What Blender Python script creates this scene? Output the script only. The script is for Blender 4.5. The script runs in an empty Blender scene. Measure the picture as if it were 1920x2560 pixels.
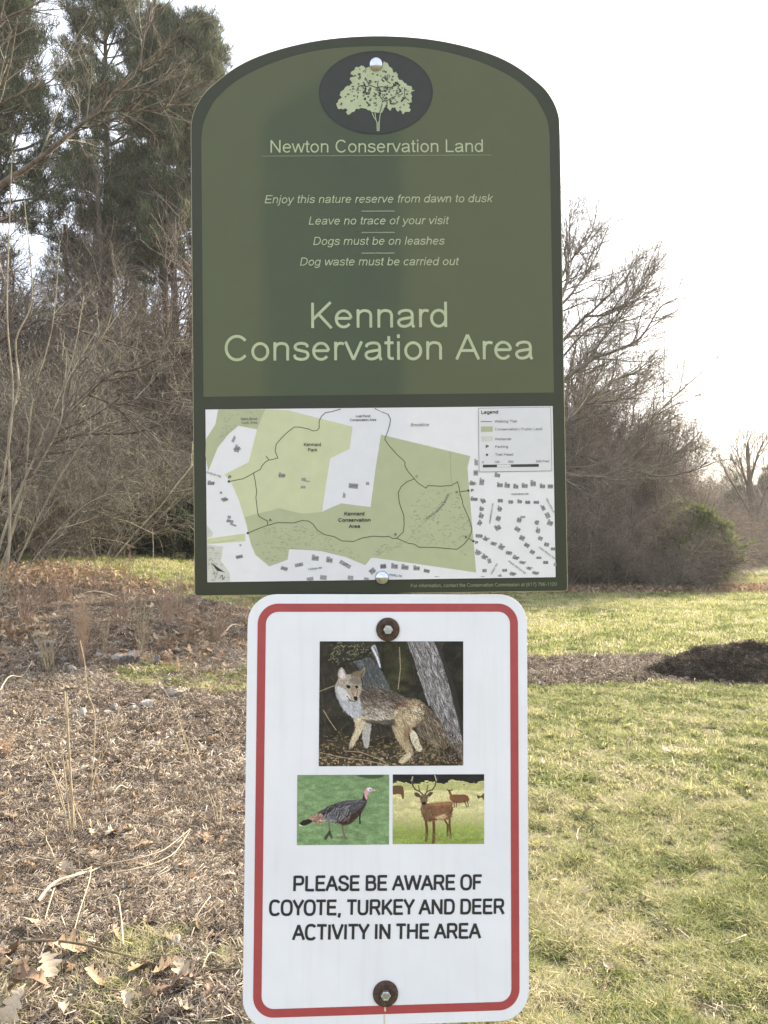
import bpy, bmesh, math, random
import numpy as np
from mathutils import Vector, Matrix, Euler

sc = bpy.context.scene
rnd = random.Random(7)
HAZE = .0006
np.seterr(all='ignore')

# ------------------------------------------------------------------ camera
FPX, CX, CY = 1923.0, 960.0, 1280.0
UP = np.array([-.005, .9996, -.028]); UP /= np.linalg.norm(UP)
FW = np.array([0, 0, -1.0]); FW = FW - UP * (FW @ UP); FW /= np.linalg.norm(FW)
XR = np.cross(FW, UP)
M3 = np.stack([XR, FW, UP])                     # camera axes -> world axes
EYE = np.array([0, 0, 1.5])
cd = bpy.data.cameras.new('camera'); cam = bpy.data.objects.new('camera', cd)
sc.collection.objects.link(cam); sc.camera = cam
cd.sensor_fit = 'VERTICAL'; cd.sensor_height = 24; cd.lens = 24 * FPX / 2560
cd.clip_start = .05; cd.clip_end = 2000
mw = Matrix.Identity(4)
for i in range(3):
    for j in range(3): mw[i][j] = M3[i, j]
mw.translation = EYE; cam.matrix_world = mw
cd.dof.use_dof = True; cd.dof.focus_distance = 1.3; cd.dof.aperture_fstop = 40

# ------------------------------------------------------------------ sky, sun, exposure
SUN_EL, SUN_AZ = math.radians(27), math.radians(40)     # azimuth from +Y towards +X
world = bpy.data.worlds.new('World'); sc.world = world; world.use_nodes = True
wn = world.node_tree; wn.nodes.clear()
wo = wn.nodes.new('ShaderNodeOutputWorld'); bg = wn.nodes.new('ShaderNodeBackground')
sky = wn.nodes.new('ShaderNodeTexSky'); sky.sky_type = 'NISHITA'; sky.sun_disc = False
sky.sun_elevation = SUN_EL; sky.sun_rotation = SUN_AZ
sky.air_density = 1.0; sky.dust_density = 2.5; sky.ozone_density = 1.0
mixw = wn.nodes.new('ShaderNodeMix'); mixw.data_type = 'RGBA'
mixw.inputs[0].default_value = .55
wn.links.new(sky.outputs[0], mixw.inputs[6]); mixw.inputs[7].default_value = (8.6, 8.9, 9.6, 1)
wn.links.new(mixw.outputs[2], bg.inputs[0]); bg.inputs[1].default_value = .085
wn.links.new(bg.outputs[0], wo.inputs[0])
sl = bpy.data.lights.new('sun', 'SUN'); sl.energy = 5.0; sl.angle = math.radians(.6); sl.color = (1, .86, .66)
so = bpy.data.objects.new('sun', sl); sc.collection.objects.link(so)
sdir = Vector((math.sin(SUN_AZ) * math.cos(SUN_EL), math.cos(SUN_AZ) * math.cos(SUN_EL), math.sin(SUN_EL)))
so.rotation_euler = sdir.to_track_quat('Z', 'Y').to_euler(); so.location = (10, 10, 12)
vs = sc.view_settings; vs.view_transform = 'Standard'; vs.look = 'None'; vs.exposure = 1.72; vs.gamma = 1
vs.use_curve_mapping = False
sc.cycles.max_bounces = 8; sc.cycles.diffuse_bounces = 4; sc.cycles.transmission_bounces = 6
sc.cycles.transparent_max_bounces = 8

# ------------------------------------------------------------------ helpers
def lin(r, g, b, k=1.0):
    f = lambda c: ((c / 255) / 12.92 if c / 255 <= .04045 else ((c / 255 + .055) / 1.055) ** 2.4)
    return (f(r) * k, f(g) * k, f(b) * k, 1)

def S(t):
    t = np.clip(t, 0, 1); return t * t * (3 - 2 * t)

def hash2(ix, iy, seed):
    n = (ix.astype(np.int64) * 374761393 + iy.astype(np.int64) * 668265263 + seed * 974634777)
    n = (n ^ (n >> 13)) * 1274126177
    n = n ^ (n >> 16)
    return (n & 0xffff) / 65535.0

def vnoise(x, y, seed=0):
    x = np.asarray(x, float); y = np.asarray(y, float)
    ix = np.floor(x).astype(np.int64); iy = np.floor(y).astype(np.int64)
    fx = S(x - ix); fy = S(y - iy)
    a = hash2(ix, iy, seed); b = hash2(ix + 1, iy, seed); c = hash2(ix, iy + 1, seed); d = hash2(ix + 1, iy + 1, seed)
    return (a * (1 - fx) + b * fx) * (1 - fy) + (c * (1 - fx) + d * fx) * fy

def fbm(x, y, seed=0, o=4):
    s = 0; a = .5
    for k in range(o):
        s = s + a * vnoise(x * 2 ** k, y * 2 ** k, seed + k * 17); a *= .5
    return s / (1 - .5 ** o)

def height(x, y):
    x = np.asarray(x, float); y = np.asarray(y, float)
    h = 1.0 * S((y - 5) / 9) * S(-x / 6)
    h = h + .05 * (fbm(x * .35, y * .35, 3) - .5) * S((np.hypot(x, y) - 1) / 4)
    bed = bedmask(x, y)
    h = h + bed * (.035 * (fbm(x * 2.2, y * 2.2, 11) - .35) + .012 * (fbm(x * 9, y * 9, 21, 2) - .5))
    h = h + (1 - bed) * .02 * (fbm(x * 3, y * 3, 31, 3) - .5)
    far = np.hypot(x, y)
    h = h + 1.2 * S((far - 60) / 120)
    return h

def bedmask(x, y):
    n = (fbm(x * 1.6, y * 1.6, 5) - .5)
    e = lambda d: S(d / .16 + .5)
    left = e(-(x + .38) + n * .5) * (.55 + .45 * e(y - 2.88 + n * .5)) * e(12.4 - y + n * 1.2)
    patch = e(.75 - np.hypot((x + 1.35) / 1.3, (y - 7.8) / 1.0) + n * 1.2)
    left = left * (1 - .6 * patch)
    strip = e(y - 7.65 + n * .7) * e(9.35 - y + n * .7) * e(x + .6)
    return np.clip(np.maximum(left, strip), 0, 1)

def ray(u, v):
    d = np.array([(u - CX) / FPX, -(v - CY) / FPX, -1.0]); return M3 @ d

def P(u, v, dist):
    """world point seen at photo pixel (u, v) standing dist metres down the view axis"""
    d = ray(u, v); return EYE + d * (dist / d[1])

_TS = np.geomspace(1.5, 80, 260)
def at(u, v):
    """the spot of the ground seen at a photo pixel"""
    d = ray(u, v); d = d / np.linalg.norm(d); t = _TS
    g = EYE[2] + d[2] * t - height(d[0] * t, d[1] * t); i = int(np.argmax(g <= 0)) if (g <= 0).any() else len(t) - 1
    a, b = g[i - 1], g[i]; tt = t[i - 1] + (t[i] - t[i - 1]) * (a / (a - b) if a != b else 1); p = EYE + d * tt
    return Vector((p[0], p[1], float(height(p[0], p[1]))))

def gz(x, y): return float(height(x, y))

def props(o, label=None, cat=None, group=None, kind=None):
    if label: o['label'] = label
    if cat: o['category'] = cat
    if group: o['group'] = group
    if kind: o['kind'] = kind
    return o

def link(o, parent=None):
    sc.collection.objects.link(o)
    if parent is not None: o.parent = parent
    return o

def empty(name, loc=(0, 0, 0), rz=0):
    o = bpy.data.objects.new(name, None); o.location = loc; o.rotation_euler = (0, 0, rz); o.empty_display_size = .1
    return link(o)

def mesh_np(name, V, F, mat, smooth=False):
    """V (n,3) array, F (m,k) array of equal sized faces"""
    me = bpy.data.meshes.new(name)
    V = np.asarray(V, np.float32); F = np.asarray(F, np.int32)
    m, k = F.shape
    me.vertices.add(len(V)); me.vertices.foreach_set('co', V.ravel())
    me.loops.add(m * k); me.loops.foreach_set('vertex_index', F.ravel())
    me.polygons.add(m); me.polygons.foreach_set('loop_start', np.arange(0, m * k, k, dtype=np.int32))
    if smooth: me.polygons.foreach_set('use_smooth', np.ones(m, bool))
    me.update(calc_edges=True); me.validate()
    for x in (mat if isinstance(mat, (list, tuple)) else [mat]): me.materials.append(x)
    return me

def obj(name, me, parent=None, loc=None, **kw):
    o = bpy.data.objects.new(name, me)
    if loc is not None: o.location = loc
    return props(link(o, parent), **kw)

def bm_obj(name, bm, mat, parent=None, smooth=False, **kw):
    me = bpy.data.meshes.new(name); bm.normal_update(); bm.to_mesh(me); bm.free(); me.materials.append(mat)
    if smooth:
        me.polygons.foreach_set('use_smooth', np.ones(len(me.polygons), bool))
    return obj(name, me, parent, **kw)

# ------------------------------------------------------------------ materials
def newmat(name):
    m = bpy.data.materials.new(name); m.use_nodes = True
    nt = m.node_tree; b = nt.nodes['Principled BSDF']; return m, nt, b

def N(nt, t, **kw):
    n = nt.nodes.new(t)
    for k, v in kw.items(): setattr(n, k, v)
    return n

def ramp(nt, src, stops):
    r = N(nt, 'ShaderNodeValToRGB'); e = r.color_ramp.elements
    while len(e) < len(stops): e.new(.5)
    for q, (p, c) in zip(e, stops): q.position = p; q.color = c if len(c) == 4 else (*c, 1)
    nt.links.new(src, r.inputs[0]); return r.outputs[0]

def noise(nt, scale, detail=4, vec=None, rough=.6):
    n = N(nt, 'ShaderNodeTexNoise'); n.inputs['Scale'].default_value = scale
    n.inputs['Detail'].default_value = detail; n.inputs['Roughness'].default_value = rough
    if vec is not None: nt.links.new(vec, n.inputs['Vector'])
    return n.outputs[0]

def mixc(nt, f, a, b, mode='MIX'):
    m = N(nt, 'ShaderNodeMix', data_type='RGBA', blend_type=mode)
    for i, v in ((0, f), (6, a), (7, b)):
        if hasattr(v, 'links'): nt.links.new(v, m.inputs[i])
        else: m.inputs[i].default_value = v
    return m.outputs[2]

def print_mat(name, col, trans=.0, tcol=None, rough=.4, mottling=.06, sc_=60):
    """printed laminate: a little mottled, and letting some light through from behind"""
    m, nt, b = newmat(name)
    tc = N(nt, 'ShaderNodeTexCoord')
    n = noise(nt, sc_, 5, tc.outputs['Object'])
    dark = tuple(c * (1 - mottling * 2) for c in col[:3]) + (1,); lite = tuple(min(1, c * (1 + mottling)) for c in col[:3]) + (1,)
    c = ramp(nt, n, [(.3, dark), (.7, lite)])
    nt.links.new(c, b.inputs['Base Color']); b.inputs['Roughness'].default_value = rough
    b.inputs['Specular IOR Level'].default_value = .35
    if trans:
        t = N(nt, 'ShaderNodeBsdfTranslucent'); t.inputs[0].default_value = tcol or col
        mx = N(nt, 'ShaderNodeMixShader'); mx.inputs[0].default_value = trans
        nt.links.new(b.outputs[0], mx.inputs[1]); nt.links.new(t.outputs[0], mx.inputs[2])
        nt.links.new(mx.outputs[0], nt.nodes['Material Output'].inputs[0])
    return m

def simple(name, c0, c1, scale=8, rough=.8, bump=0, metal=0, stretch=None):
    m, nt, b = newmat(name)
    tc = N(nt, 'ShaderNodeTexCoord'); vec = tc.outputs['Object']
    if stretch:
        mp = N(nt, 'ShaderNodeMapping'); mp.inputs['Scale'].default_value = stretch
        nt.links.new(vec, mp.inputs[0]); vec = mp.outputs[0]
    n = noise(nt, scale, 6, vec)
    nt.links.new(ramp(nt, n, [(.32, c0), (.68, c1)]), b.inputs['Base Color'])
    b.inputs['Roughness'].default_value = rough; b.inputs['Metallic'].default_value = metal
    b.inputs['Specular IOR Level'].default_value = .25
    if bump:
        bp = N(nt, 'ShaderNodeBump'); bp.inputs['Strength'].default_value = bump; bp.inputs['Distance'].default_value = .01
        nt.links.new(n, bp.inputs['Height']); nt.links.new(bp.outputs[0], b.inputs['Normal'])
    return m

def leafy(name, stops, attr=None, patch=None, trans=.35, rough=.7):
    """thin leaves and blades: colour from the tint each piece carries, some light passes through"""
    m, nt, b = newmat(name)
    if attr:
        a = N(nt, 'ShaderNodeAttribute', attribute_type='INSTANCER', attribute_name=attr); f = a.outputs['Fac']
    else:
        g = N(nt, 'ShaderNodeNewGeometry'); f = g.outputs['Random Per Island']
    c = ramp(nt, f, stops)
    nt.links.new(c, b.inputs['Base Color']); b.inputs['Roughness'].default_value = rough
    b.inputs['Specular IOR Level'].default_value = .2
    t = N(nt, 'ShaderNodeBsdfTranslucent'); nt.links.new(c, t.inputs[0])
    mx = N(nt, 'ShaderNodeMixShader'); mx.inputs[0].default_value = trans
    nt.links.new(b.outputs[0], mx.inputs[1]); nt.links.new(t.outputs[0], mx.inputs[2])
    nt.links.new(mx.outputs[0], nt.nodes['Material Output'].inputs[0])
    return m

# ------------------------------------------------------------------ ground
def ground_mat():
    m, nt, b = newmat('ground_soil_and_turf')
    geo = N(nt, 'ShaderNodeNewGeometry'); pos = geo.outputs['Position']
    at_ = N(nt, 'ShaderNodeAttribute', attribute_name='bed')
    ns = noise(nt, 38, 8, pos, .7); nb = noise(nt, 1.3, 5, pos); nf = noise(nt, 9, 6, pos)
    # mulch
    mp = N(nt, 'ShaderNodeMapping'); mp.inputs['Rotation'].default_value = (0, 0, .5); mp.inputs['Scale'].default_value = (1, 3.2, 1)
    nt.links.new(pos, mp.inputs[0]); nfi = noise(nt, 60, 8, mp.outputs[0], .75)
    mul = ramp(nt, nfi, [(.3, (.035, .026, .02)), (.52, (.12, .088, .065)), (.72, (.30, .235, .17))])
    mul = mixc(nt, ramp(nt, nb, [(.35, (0, 0, 0)), (.7, (1, 1, 1))]), mul, mixc(nt, .5, mul, (.17, .115, .07, 1)))
    # turf: straw and green patches
    gr = ramp(nt, ns, [(.28, (.06, .065, .028)), (.5, (.17, .18, .075)), (.75, (.34, .34, .16))])
    st = ramp(nt, ns, [(.28, (.085, .07, .042)), (.7, (.33, .285, .18))])
    pf = mixc(nt, .5, nb, nf)
    tur = mixc(nt, ramp(nt, pf, [(.42, (0, 0, 0)), (.62, (1, 1, 1))]), gr, st)
    col = mixc(nt, at_.outputs['Fac'], tur, mul)
    nt.links.new(col, b.inputs['Base Color']); b.inputs['Roughness'].default_value = .95
    b.inputs['Specular IOR Level'].default_value = .1
    bp = N(nt, 'ShaderNodeBump'); bp.inputs['Strength'].default_value = .9; bp.inputs['Distance'].default_value = .03
    nt.links.new(mixc(nt, .5, nfi, ns), bp.inputs['Height']); nt.links.new(bp.outputs[0], b.inputs['Normal'])
    return m

def graded(lo, hi, step, out, g=1.16):
    core = list(np.arange(lo, hi, step)); a, b = [], []
    s = step; x = lo
    while x > -out: s *= g; x -= s; a.append(x)
    s = step; x = core[-1]
    while x < out: s *= g; x += s; b.append(x)
    return np.array(a[::-1] + core + b)

gx = graded(-6.5, 6.5, .05, 150); gy = graded(1.2, 13.5, .05, 150)
X, Y = np.meshgrid(gx, gy); Z = height(X, Y)
nx, ny = len(gx), len(gy)
ii = np.arange(nx * ny).reshape(ny, nx)
F = np.stack([ii[:-1, :-1], ii[:-1, 1:], ii[1:, 1:], ii[1:, :-1]], -1).reshape(-1, 4)
gme = mesh_np('ground', np.stack([X, Y, Z], -1).reshape(-1, 3), F, ground_mat(), True)
ba = gme.attributes.new('bed', 'FLOAT', 'POINT'); ba.data.foreach_set('value', bedmask(X, Y).astype(np.float32).ravel())
obj('ground', gme, kind='structure', label='rolling winter lawn with a mulched planting bed')

# ------------------------------------------------------------------ scatter by geometry nodes
def scatter(name, pts, rot, scl, tint, variants, label, cat=None):
    n = len(pts)
    me = bpy.data.meshes.new(name); me.vertices.add(n); me.vertices.foreach_set('co', np.asarray(pts, np.float32).ravel())
    a = me.attributes.new('rot', 'FLOAT_VECTOR', 'POINT'); a.data.foreach_set('vector', np.asarray(rot, np.float32).ravel())
    a = me.attributes.new('scl', 'FLOAT', 'POINT'); a.data.foreach_set('value', np.asarray(scl, np.float32))
    a = me.attributes.new('tint', 'FLOAT', 'POINT'); a.data.foreach_set('value', np.asarray(tint, np.float32))
    col = bpy.data.collections.new(name + '_pieces')
    for k, v in enumerate(variants):
        col.objects.link(bpy.data.objects.new(name + '_piece', v))
    o = obj(name, me, kind='stuff', label=label)
    ng = bpy.data.node_groups.new(name, 'GeometryNodeTree')
    ng.interface.new_socket('Geometry', in_out='INPUT', socket_type='NodeSocketGeometry')
    ng.interface.new_socket('Geometry', in_out='OUTPUT', socket_type='NodeSocketGeometry')
    gi = ng.nodes.new('NodeGroupInput'); go = ng.nodes.new('NodeGroupOutput')
    ci = ng.nodes.new('GeometryNodeCollectionInfo'); ci.inputs['Collection'].default_value = col
    ci.inputs['Separate Children'].default_value = True; ci.inputs['Reset Children'].default_value = True
    ip = ng.nodes.new('GeometryNodeInstanceOnPoints'); ip.inputs['Pick Instance'].default_value = True
    def na(nm, t):
        q = ng.nodes.new('GeometryNodeInputNamedAttribute'); q.data_type = t; q.inputs['Name'].default_value = nm; return q.outputs['Attribute']
    e = ng.nodes.new('FunctionNodeEulerToRotation')
    ri = ng.nodes.new('FunctionNodeRandomValue'); ri.data_type = 'INT'
    ri.inputs[4].default_value = 0; ri.inputs[5].default_value = len(variants) - 1
    L = ng.links.new
    L(gi.outputs[0], ip.inputs['Points']); L(ci.outputs[0], ip.inputs['Instance'])
    L(na('rot', 'FLOAT_VECTOR'), e.inputs[0]); L(e.outputs[0], ip.inputs['Rotation'])
    L(na('scl', 'FLOAT'), ip.inputs['Scale']); L(ri.outputs[2], ip.inputs['Instance Index'])
    L(ip.outputs[0], go.inputs[0])
    md = o.modifiers.new('scatter', 'NODES'); md.node_group = ng
    return o

# ------------------------------------------------------------------ sign frames (pose solved from the photograph, real sizes)
def rot3(w):
    w = np.array(w); t = np.linalg.norm(w); k = w / t
    K = np.array([[0, -k[2], k[1]], [k[2], 0, -k[0]], [-k[1], k[0], 0]])
    return np.eye(3) + math.sin(t) * K + (1 - math.cos(t)) * K @ K
G_R = rot3([-.01875643, .00352979, .01271214]); G_T = np.array([-.00288618, -.08853812, -.83667277])
W_R = rot3([-.04911576, .06058917, -.00565263]); W_T = np.array([.00382053, -.52948521, -.81145224])
def plane_inv(R_, T_, u, v):
    d = np.array([(u - CX) / FPX, -(v - CY) / FPX, -1]); n = R_[:, 2]
    s = n @ T_ / (n @ d); q = R_.T @ (d * s - T_); return (q[0], q[1])
G = lambda u, v: plane_inv(G_R, G_T, u, v)
Wp = lambda u, v: plane_inv(W_R, W_T, u, v)
def sign_matrix(R_, T_):
    A = M3 @ R_; t = M3 @ T_ + EYE; m = Matrix.Identity(4)
    for i in range(3):
        for j in range(3): m[i][j] = A[i, j]
        m[i][3] = t[i]
    return m

class Flat:
    """flat print: collects polygons in the plane of a sign"""
    def __init__(s): s.V = []; s.F = []; s.k = 0
    def poly(s, pts, z):
        b = len(s.V); s.V += [(p[0], p[1], z) for p in pts]; s.F.append(list(range(b, b + len(pts))))
    def ribbon(s, pts, w, z, closed=False):
        p = np.array(pts, float)[:, :2]; n = len(p)
        if n < 2: return
        if closed: t0 = p - np.roll(p, 1, 0); t1 = np.roll(p, -1, 0) - p
        else:
            d = np.diff(p, axis=0); t0 = np.vstack([d[:1], d]); t1 = np.vstack([d, d[-1:]])
        nz = lambda a: a / np.maximum(np.linalg.norm(a, axis=1, keepdims=True), 1e-12)
        t0 = nz(t0); t1 = nz(t1); n0 = np.stack([-t0[:, 1], t0[:, 0]], 1); n1 = np.stack([-t1[:, 1], t1[:, 0]], 1)
        m = nz(n0 + n1); c = np.maximum((m * n0).sum(1), .38)[:, None]
        m = m / c * (w / 2); L = p + m; R = p - m; b = len(s.V)
        s.V += [(q[0], q[1], z) for q in L] + [(q[0], q[1], z) for q in R]
        for i in range(n if closed else n - 1):
            j = (i + 1) % n; s.F.append([b + i, b + n + i, b + n + j, b + j])
    def disc(s, c, r, z, n=14):
        s.poly([(c[0] + r * math.cos(2 * math.pi * i / n), c[1] + r * math.sin(2 * math.pi * i / n)) for i in range(n)], z)
    def build(s, name, mat, parent, **kw):
        me = bpy.data.meshes.new(name); me.from_pydata(s.V, [], s.F); me.update(); me.materials.append(mat)
        # every print faces the reader
        bm = bmesh.new(); bm.from_mesh(me)
        for f in bm.faces:
            f.normal_update()
            if f.normal.z < 0: f.normal_flip()
        bm.to_mesh(me); bm.free()
        return obj(name, me, parent, **kw)

def catmull(pts, k=6, closed=False):
    p = [np.array(q, float) for q in pts]; n = len(p); out = []
    if n < 3: return p
    for i in range(n if closed else n - 1):
        a = p[(i - 1) % n] if closed or i > 0 else 2 * p[0] - p[1]
        b = p[i]; c = p[(i + 1) % n]
        d = p[(i + 2) % n] if closed or i + 2 < n else 2 * p[-1] - p[-2]
        for j in range(k):
            t = j / k
            out.append(.5 * ((2 * b) + (c - a) * t + (2 * a - 5 * b + 4 * c - d) * t * t + (3 * b - a - 3 * c + d) * t ** 3))
    if not closed: out.append(p[-1])
    return out

# ------------------------------------------------------------------ lettering: centre-line alphabet
def Lp(*a): return ('L', [(a[i], a[i + 1]) for i in range(0, len(a), 2)])
def Cp(*a): return ('C', [(a[i], a[i + 1]) for i in range(0, len(a), 2)])
def Ep(cx, cy, rx, ry, a0, a1): return ('E', (cx, cy, rx, ry, a0, a1))
GL = {
 'A': (667, [Lp(38, 0, 333, 700), Lp(333, 700, 629, 0), Lp(145, 252, 522, 252)]),
 'B': (667, [Lp(118, 0, 118, 716), Lp(118, 676, 360, 676), ('E', (360, 530, 175, 146, 90, -90)), Lp(118, 384, 360, 384), Lp(360, 384, 385, 384), ('E', (385, 212, 190, 172, 90, -90)), Lp(118, 40, 385, 40)]),
 'C': (722, [Ep(380, 358, 285, 332, 38, 322)]),
 'D': (722, [Lp(122, 0, 122, 716), Lp(122, 676, 350, 676), Ep(350, 358, 275, 318, 90, -90), Lp(122, 40, 350, 40)]),
 'E': (667, [Lp(122, 0, 122, 716), Lp(122, 676, 620, 676), Lp(122, 370, 580, 370), Lp(122, 40, 630, 40)]),
 'F': (611, [Lp(122, 0, 122, 716), Lp(122, 676, 565, 676), Lp(122, 360, 510, 360)]),
 'G': (778, [Ep(395, 358, 300, 332, 42, 330), Lp(660, 90, 660, 335), Lp(400, 335, 700, 335)]),
 'H': (722, [Lp(122, 0, 122, 716), Lp(600, 0, 600, 716), Lp(122, 380, 600, 380)]),
 'I': (278, [Lp(140, 0, 140, 716)]),
 'K': (667, [Lp(118, 0, 118, 716), Lp(600, 725, 130, 245), Lp(278, 395, 622, -8)]),
 'L': (556, [Lp(115, 0, 115, 716), Lp(115, 40, 520, 40)]),
 'M': (833, [Lp(115, 0, 115, 716), Lp(125, 700, 416, 10), Lp(416, 10, 708, 700), Lp(718, 0, 718, 716)]),
 'N': (722, [Lp(118, 0, 118, 716), Lp(125, 690, 597, 26), Lp(604, 0, 604, 716)]),
 'O': (778, [Ep(389, 358, 305, 330, 0, 360)]),
 'P': (667, [Lp(118, 0, 118, 716), Lp(118, 676, 400, 676), Ep(400, 500, 180, 176, 90, -90), Lp(118, 324, 400, 324)]),
 'R': (722, [Lp(118, 0, 118, 716), Lp(118, 676, 420, 676), Ep(420, 510, 185, 166, 90, -90), Lp(118, 344, 420, 344), Lp(410, 344, 650, -8)]),
 'S': (667, [Cp(575, 515, 525, 620, 420, 672, 320, 678, 190, 650, 112, 540, 150, 440, 260, 385, 420, 345, 560, 275, 590, 185, 520, 75, 420, 38, 330, 34, 200, 55, 110, 130, 85, 225)]),
 'T': (611, [Lp(305, 0, 305, 676), Lp(20, 676, 590, 676)]),
 'U': (722, [Lp(118, 716, 118, 270), ('U', (361, 275, 243, 240)), Lp(604, 716, 604, 270)]),
 'V': (667, [Lp(36, 722, 333, 12), Lp(333, 12, 631, 722)]),
 'W': (944, [Lp(40, 722, 240, 14), Lp(240, 14, 472, 700), Lp(472, 700, 705, 14), Lp(705, 14, 905, 722)]),
 'Y': (667, [Lp(36, 722, 333, 310), Lp(333, 310, 631, 722), Lp(333, 0, 333, 320)]),
 'a': (556, [Cp(82, 365, 130, 445, 275, 482, 395, 455, 440, 380, 445, 300, 445, 120, 460, 50, 492, 0), Cp(445, 300, 380, 272, 235, 250, 120, 215, 78, 145, 125, 55, 235, 28, 350, 62, 425, 140, 445, 220)]),
 'b': (556, [Lp(105, 0, 105, 716), Ep(293, 253, 190, 225, 0, 360)]),
 'c': (500, [Ep(270, 253, 195, 228, 42, 318)]),
 'd': (556, [Lp(450, 0, 450, 716), Ep(262, 253, 190, 225, 0, 360)]),
 'e': (556, [Lp(82, 268, 478, 268), Ep(279, 253, 198, 228, 4, 322)]),
 'f': (278, [Cp(275, 672, 205, 680, 150, 640, 138, 580, 138, 500, 138, 200, 138, 0), Lp(20, 482, 255, 482)]),
 'g': (556, [Ep(262, 253, 190, 225, 0, 360), Cp(450, 519, 450, 200, 450, -20, 420, -120, 330, -172, 220, -172, 120, -140, 85, -70)]),
 'h': (556, [Lp(108, 0, 108, 716), Cp(108, 290, 130, 400, 210, 468, 300, 480, 400, 450, 448, 360, 448, 250, 448, 0)]),
 'i': (222, [Lp(110, 0, 110, 519), Lp(110, 616, 110, 716)]),
 'j': (222, [Cp(112, 519, 112, 200, 112, -70, 90, -140, 40, -172, -40, -168), Lp(112, 616, 112, 716)]),
 'k': (500, [Lp(108, 0, 108, 716), Lp(450, 522, 115, 190), Lp(225, 300, 460, -6)]),
 'l': (222, [Lp(110, 0, 110, 716)]),
 'm': (833, [Lp(108, 0, 108, 519), Cp(108, 290, 130, 410, 210, 478, 290, 480, 370, 450, 416, 370, 418, 270, 418, 0), Cp(418, 290, 440, 410, 520, 478, 600, 480, 680, 450, 726, 370, 728, 270, 728, 0)]),
 'n': (556, [Lp(108, 0, 108, 519), Cp(108, 290, 130, 400, 210, 468, 300, 480, 400, 450, 448, 360, 448, 250, 448, 0)]),
 'o': (556, [Ep(278, 253, 200, 228, 0, 360)]),
 'p': (556, [Lp(105, -200, 105, 519), Ep(293, 253, 190, 225, 0, 360)]),
 'r': (333, [Lp(108, 0, 108, 519), Cp(108, 280, 125, 390, 180, 460, 250, 478, 328, 455)]),
 's': (500, [Cp(425, 370, 380, 450, 250, 482, 130, 450, 88, 380, 130, 310, 250, 272, 390, 230, 432, 145, 380, 58, 250, 28, 110, 65, 68, 160)]),
 't': (278, [Cp(132, 670, 132, 400, 132, 130, 150, 62, 200, 38, 262, 42), Lp(18, 482, 258, 482)]),
 'u': (556, [Cp(105, 519, 105, 260, 110, 130, 160, 52, 255, 32, 350, 62, 425, 140, 446, 240), Lp(448, 0, 448, 519)]),
 'v': (500, [Lp(35, 525, 250, 10), Lp(250, 10, 466, 525)]),
 'w': (722, [Lp(30, 525, 190, 10), Lp(190, 10, 361, 505), Lp(361, 505, 532, 10), Lp(532, 10, 692, 525)]),
 'y': (500, [Lp(35, 525, 250, 15), Cp(466, 525, 250, -20, 205, -130, 150, -170, 60, -165)]),
 ',': (278, [Lp(140, 90, 140, 0), Lp(140, 30, 105, -120)]), '.': (278, [Lp(140, 0, 140, 100)]),
 '/': (278, [Lp(20, -10, 258, 725)]), '-': (333, [Lp(40, 258, 293, 258)]),
 '(': (333, [Cp(285, 730, 150, 520, 110, 260, 150, 0, 285, -200)]), ')': (333, [Cp(48, 730, 183, 520, 223, 260, 183, 0, 48, -200)]),
 '0': (556, [Ep(278, 354, 200, 320, 0, 360)]), '1': (556, [Lp(330, 0, 330, 716), Lp(330, 690, 140, 540)]),
 '2': (556, [Cp(75, 500, 120, 630, 270, 680, 410, 640, 455, 520, 410, 400, 220, 210, 80, 45), Lp(60, 40, 500, 40)]),
 '3': (556, [Cp(85, 540, 140, 650, 270, 680, 400, 640, 440, 530, 390, 420, 260, 375), Cp(260, 375, 400, 345, 462, 215, 400, 80, 270, 34, 130, 70, 75, 190)]),
 '4': (556, [Lp(400, 0, 400, 716), Lp(400, 690, 50, 220), Lp(30, 205, 530, 205)]),
 '5': (556, [Lp(480, 676, 145, 676), Lp(145, 676, 95, 350), Cp(95, 350, 180, 430, 300, 440, 420, 390, 468, 240, 400, 80, 260, 34, 130, 75, 75, 190)]),
 '6': (556, [Ep(280, 225, 195, 192, 0, 360), Cp(470, 560, 400, 660, 280, 680, 150, 590, 85, 400, 90, 200)]),
 '7': (556, [Lp(50, 676, 505, 676), Cp(505, 660, 350, 450, 250, 200, 215, 0)]),
 '8': (556, [Ep(278, 530, 165, 150, 0, 360), Ep(278, 208, 200, 172, 0, 360)]),
 '9': (556, [Ep(272, 485, 195, 192, 0, 360), Cp(85, 150, 150, 50, 270, 30, 400, 120, 470, 310, 462, 500)]),
 ' ': (278, []),
}
def strokes(ch, sq=2.0, q=1):
    for k, a in GL[ch][1]:
        if k == 'L': yield [np.array(p, float) for p in a]
        elif k == 'C': yield catmull(a, 4 * q)
        elif k == 'U':
            cx, cy, rx, ry = a
            yield [np.array((cx - rx * math.copysign(abs(math.cos(t)) ** (2 / sq), math.cos(t)), cy - ry * abs(math.sin(t)) ** (2 / sq))) for t in np.linspace(0, math.pi, 16 * q)]
        else:
            cx, cy, rx, ry, a0, a1 = a; o = []
            for t in np.radians(np.linspace(a0, a1, int(abs(a1 - a0) / (15 / q)) + 2)):
                c, s_ = math.cos(t), math.sin(t)
                o.append(np.array((cx + rx * math.copysign(abs(c) ** (2 / sq), c), cy + ry * math.copysign(abs(s_) ** (2 / sq), s_))))
            yield o

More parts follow.
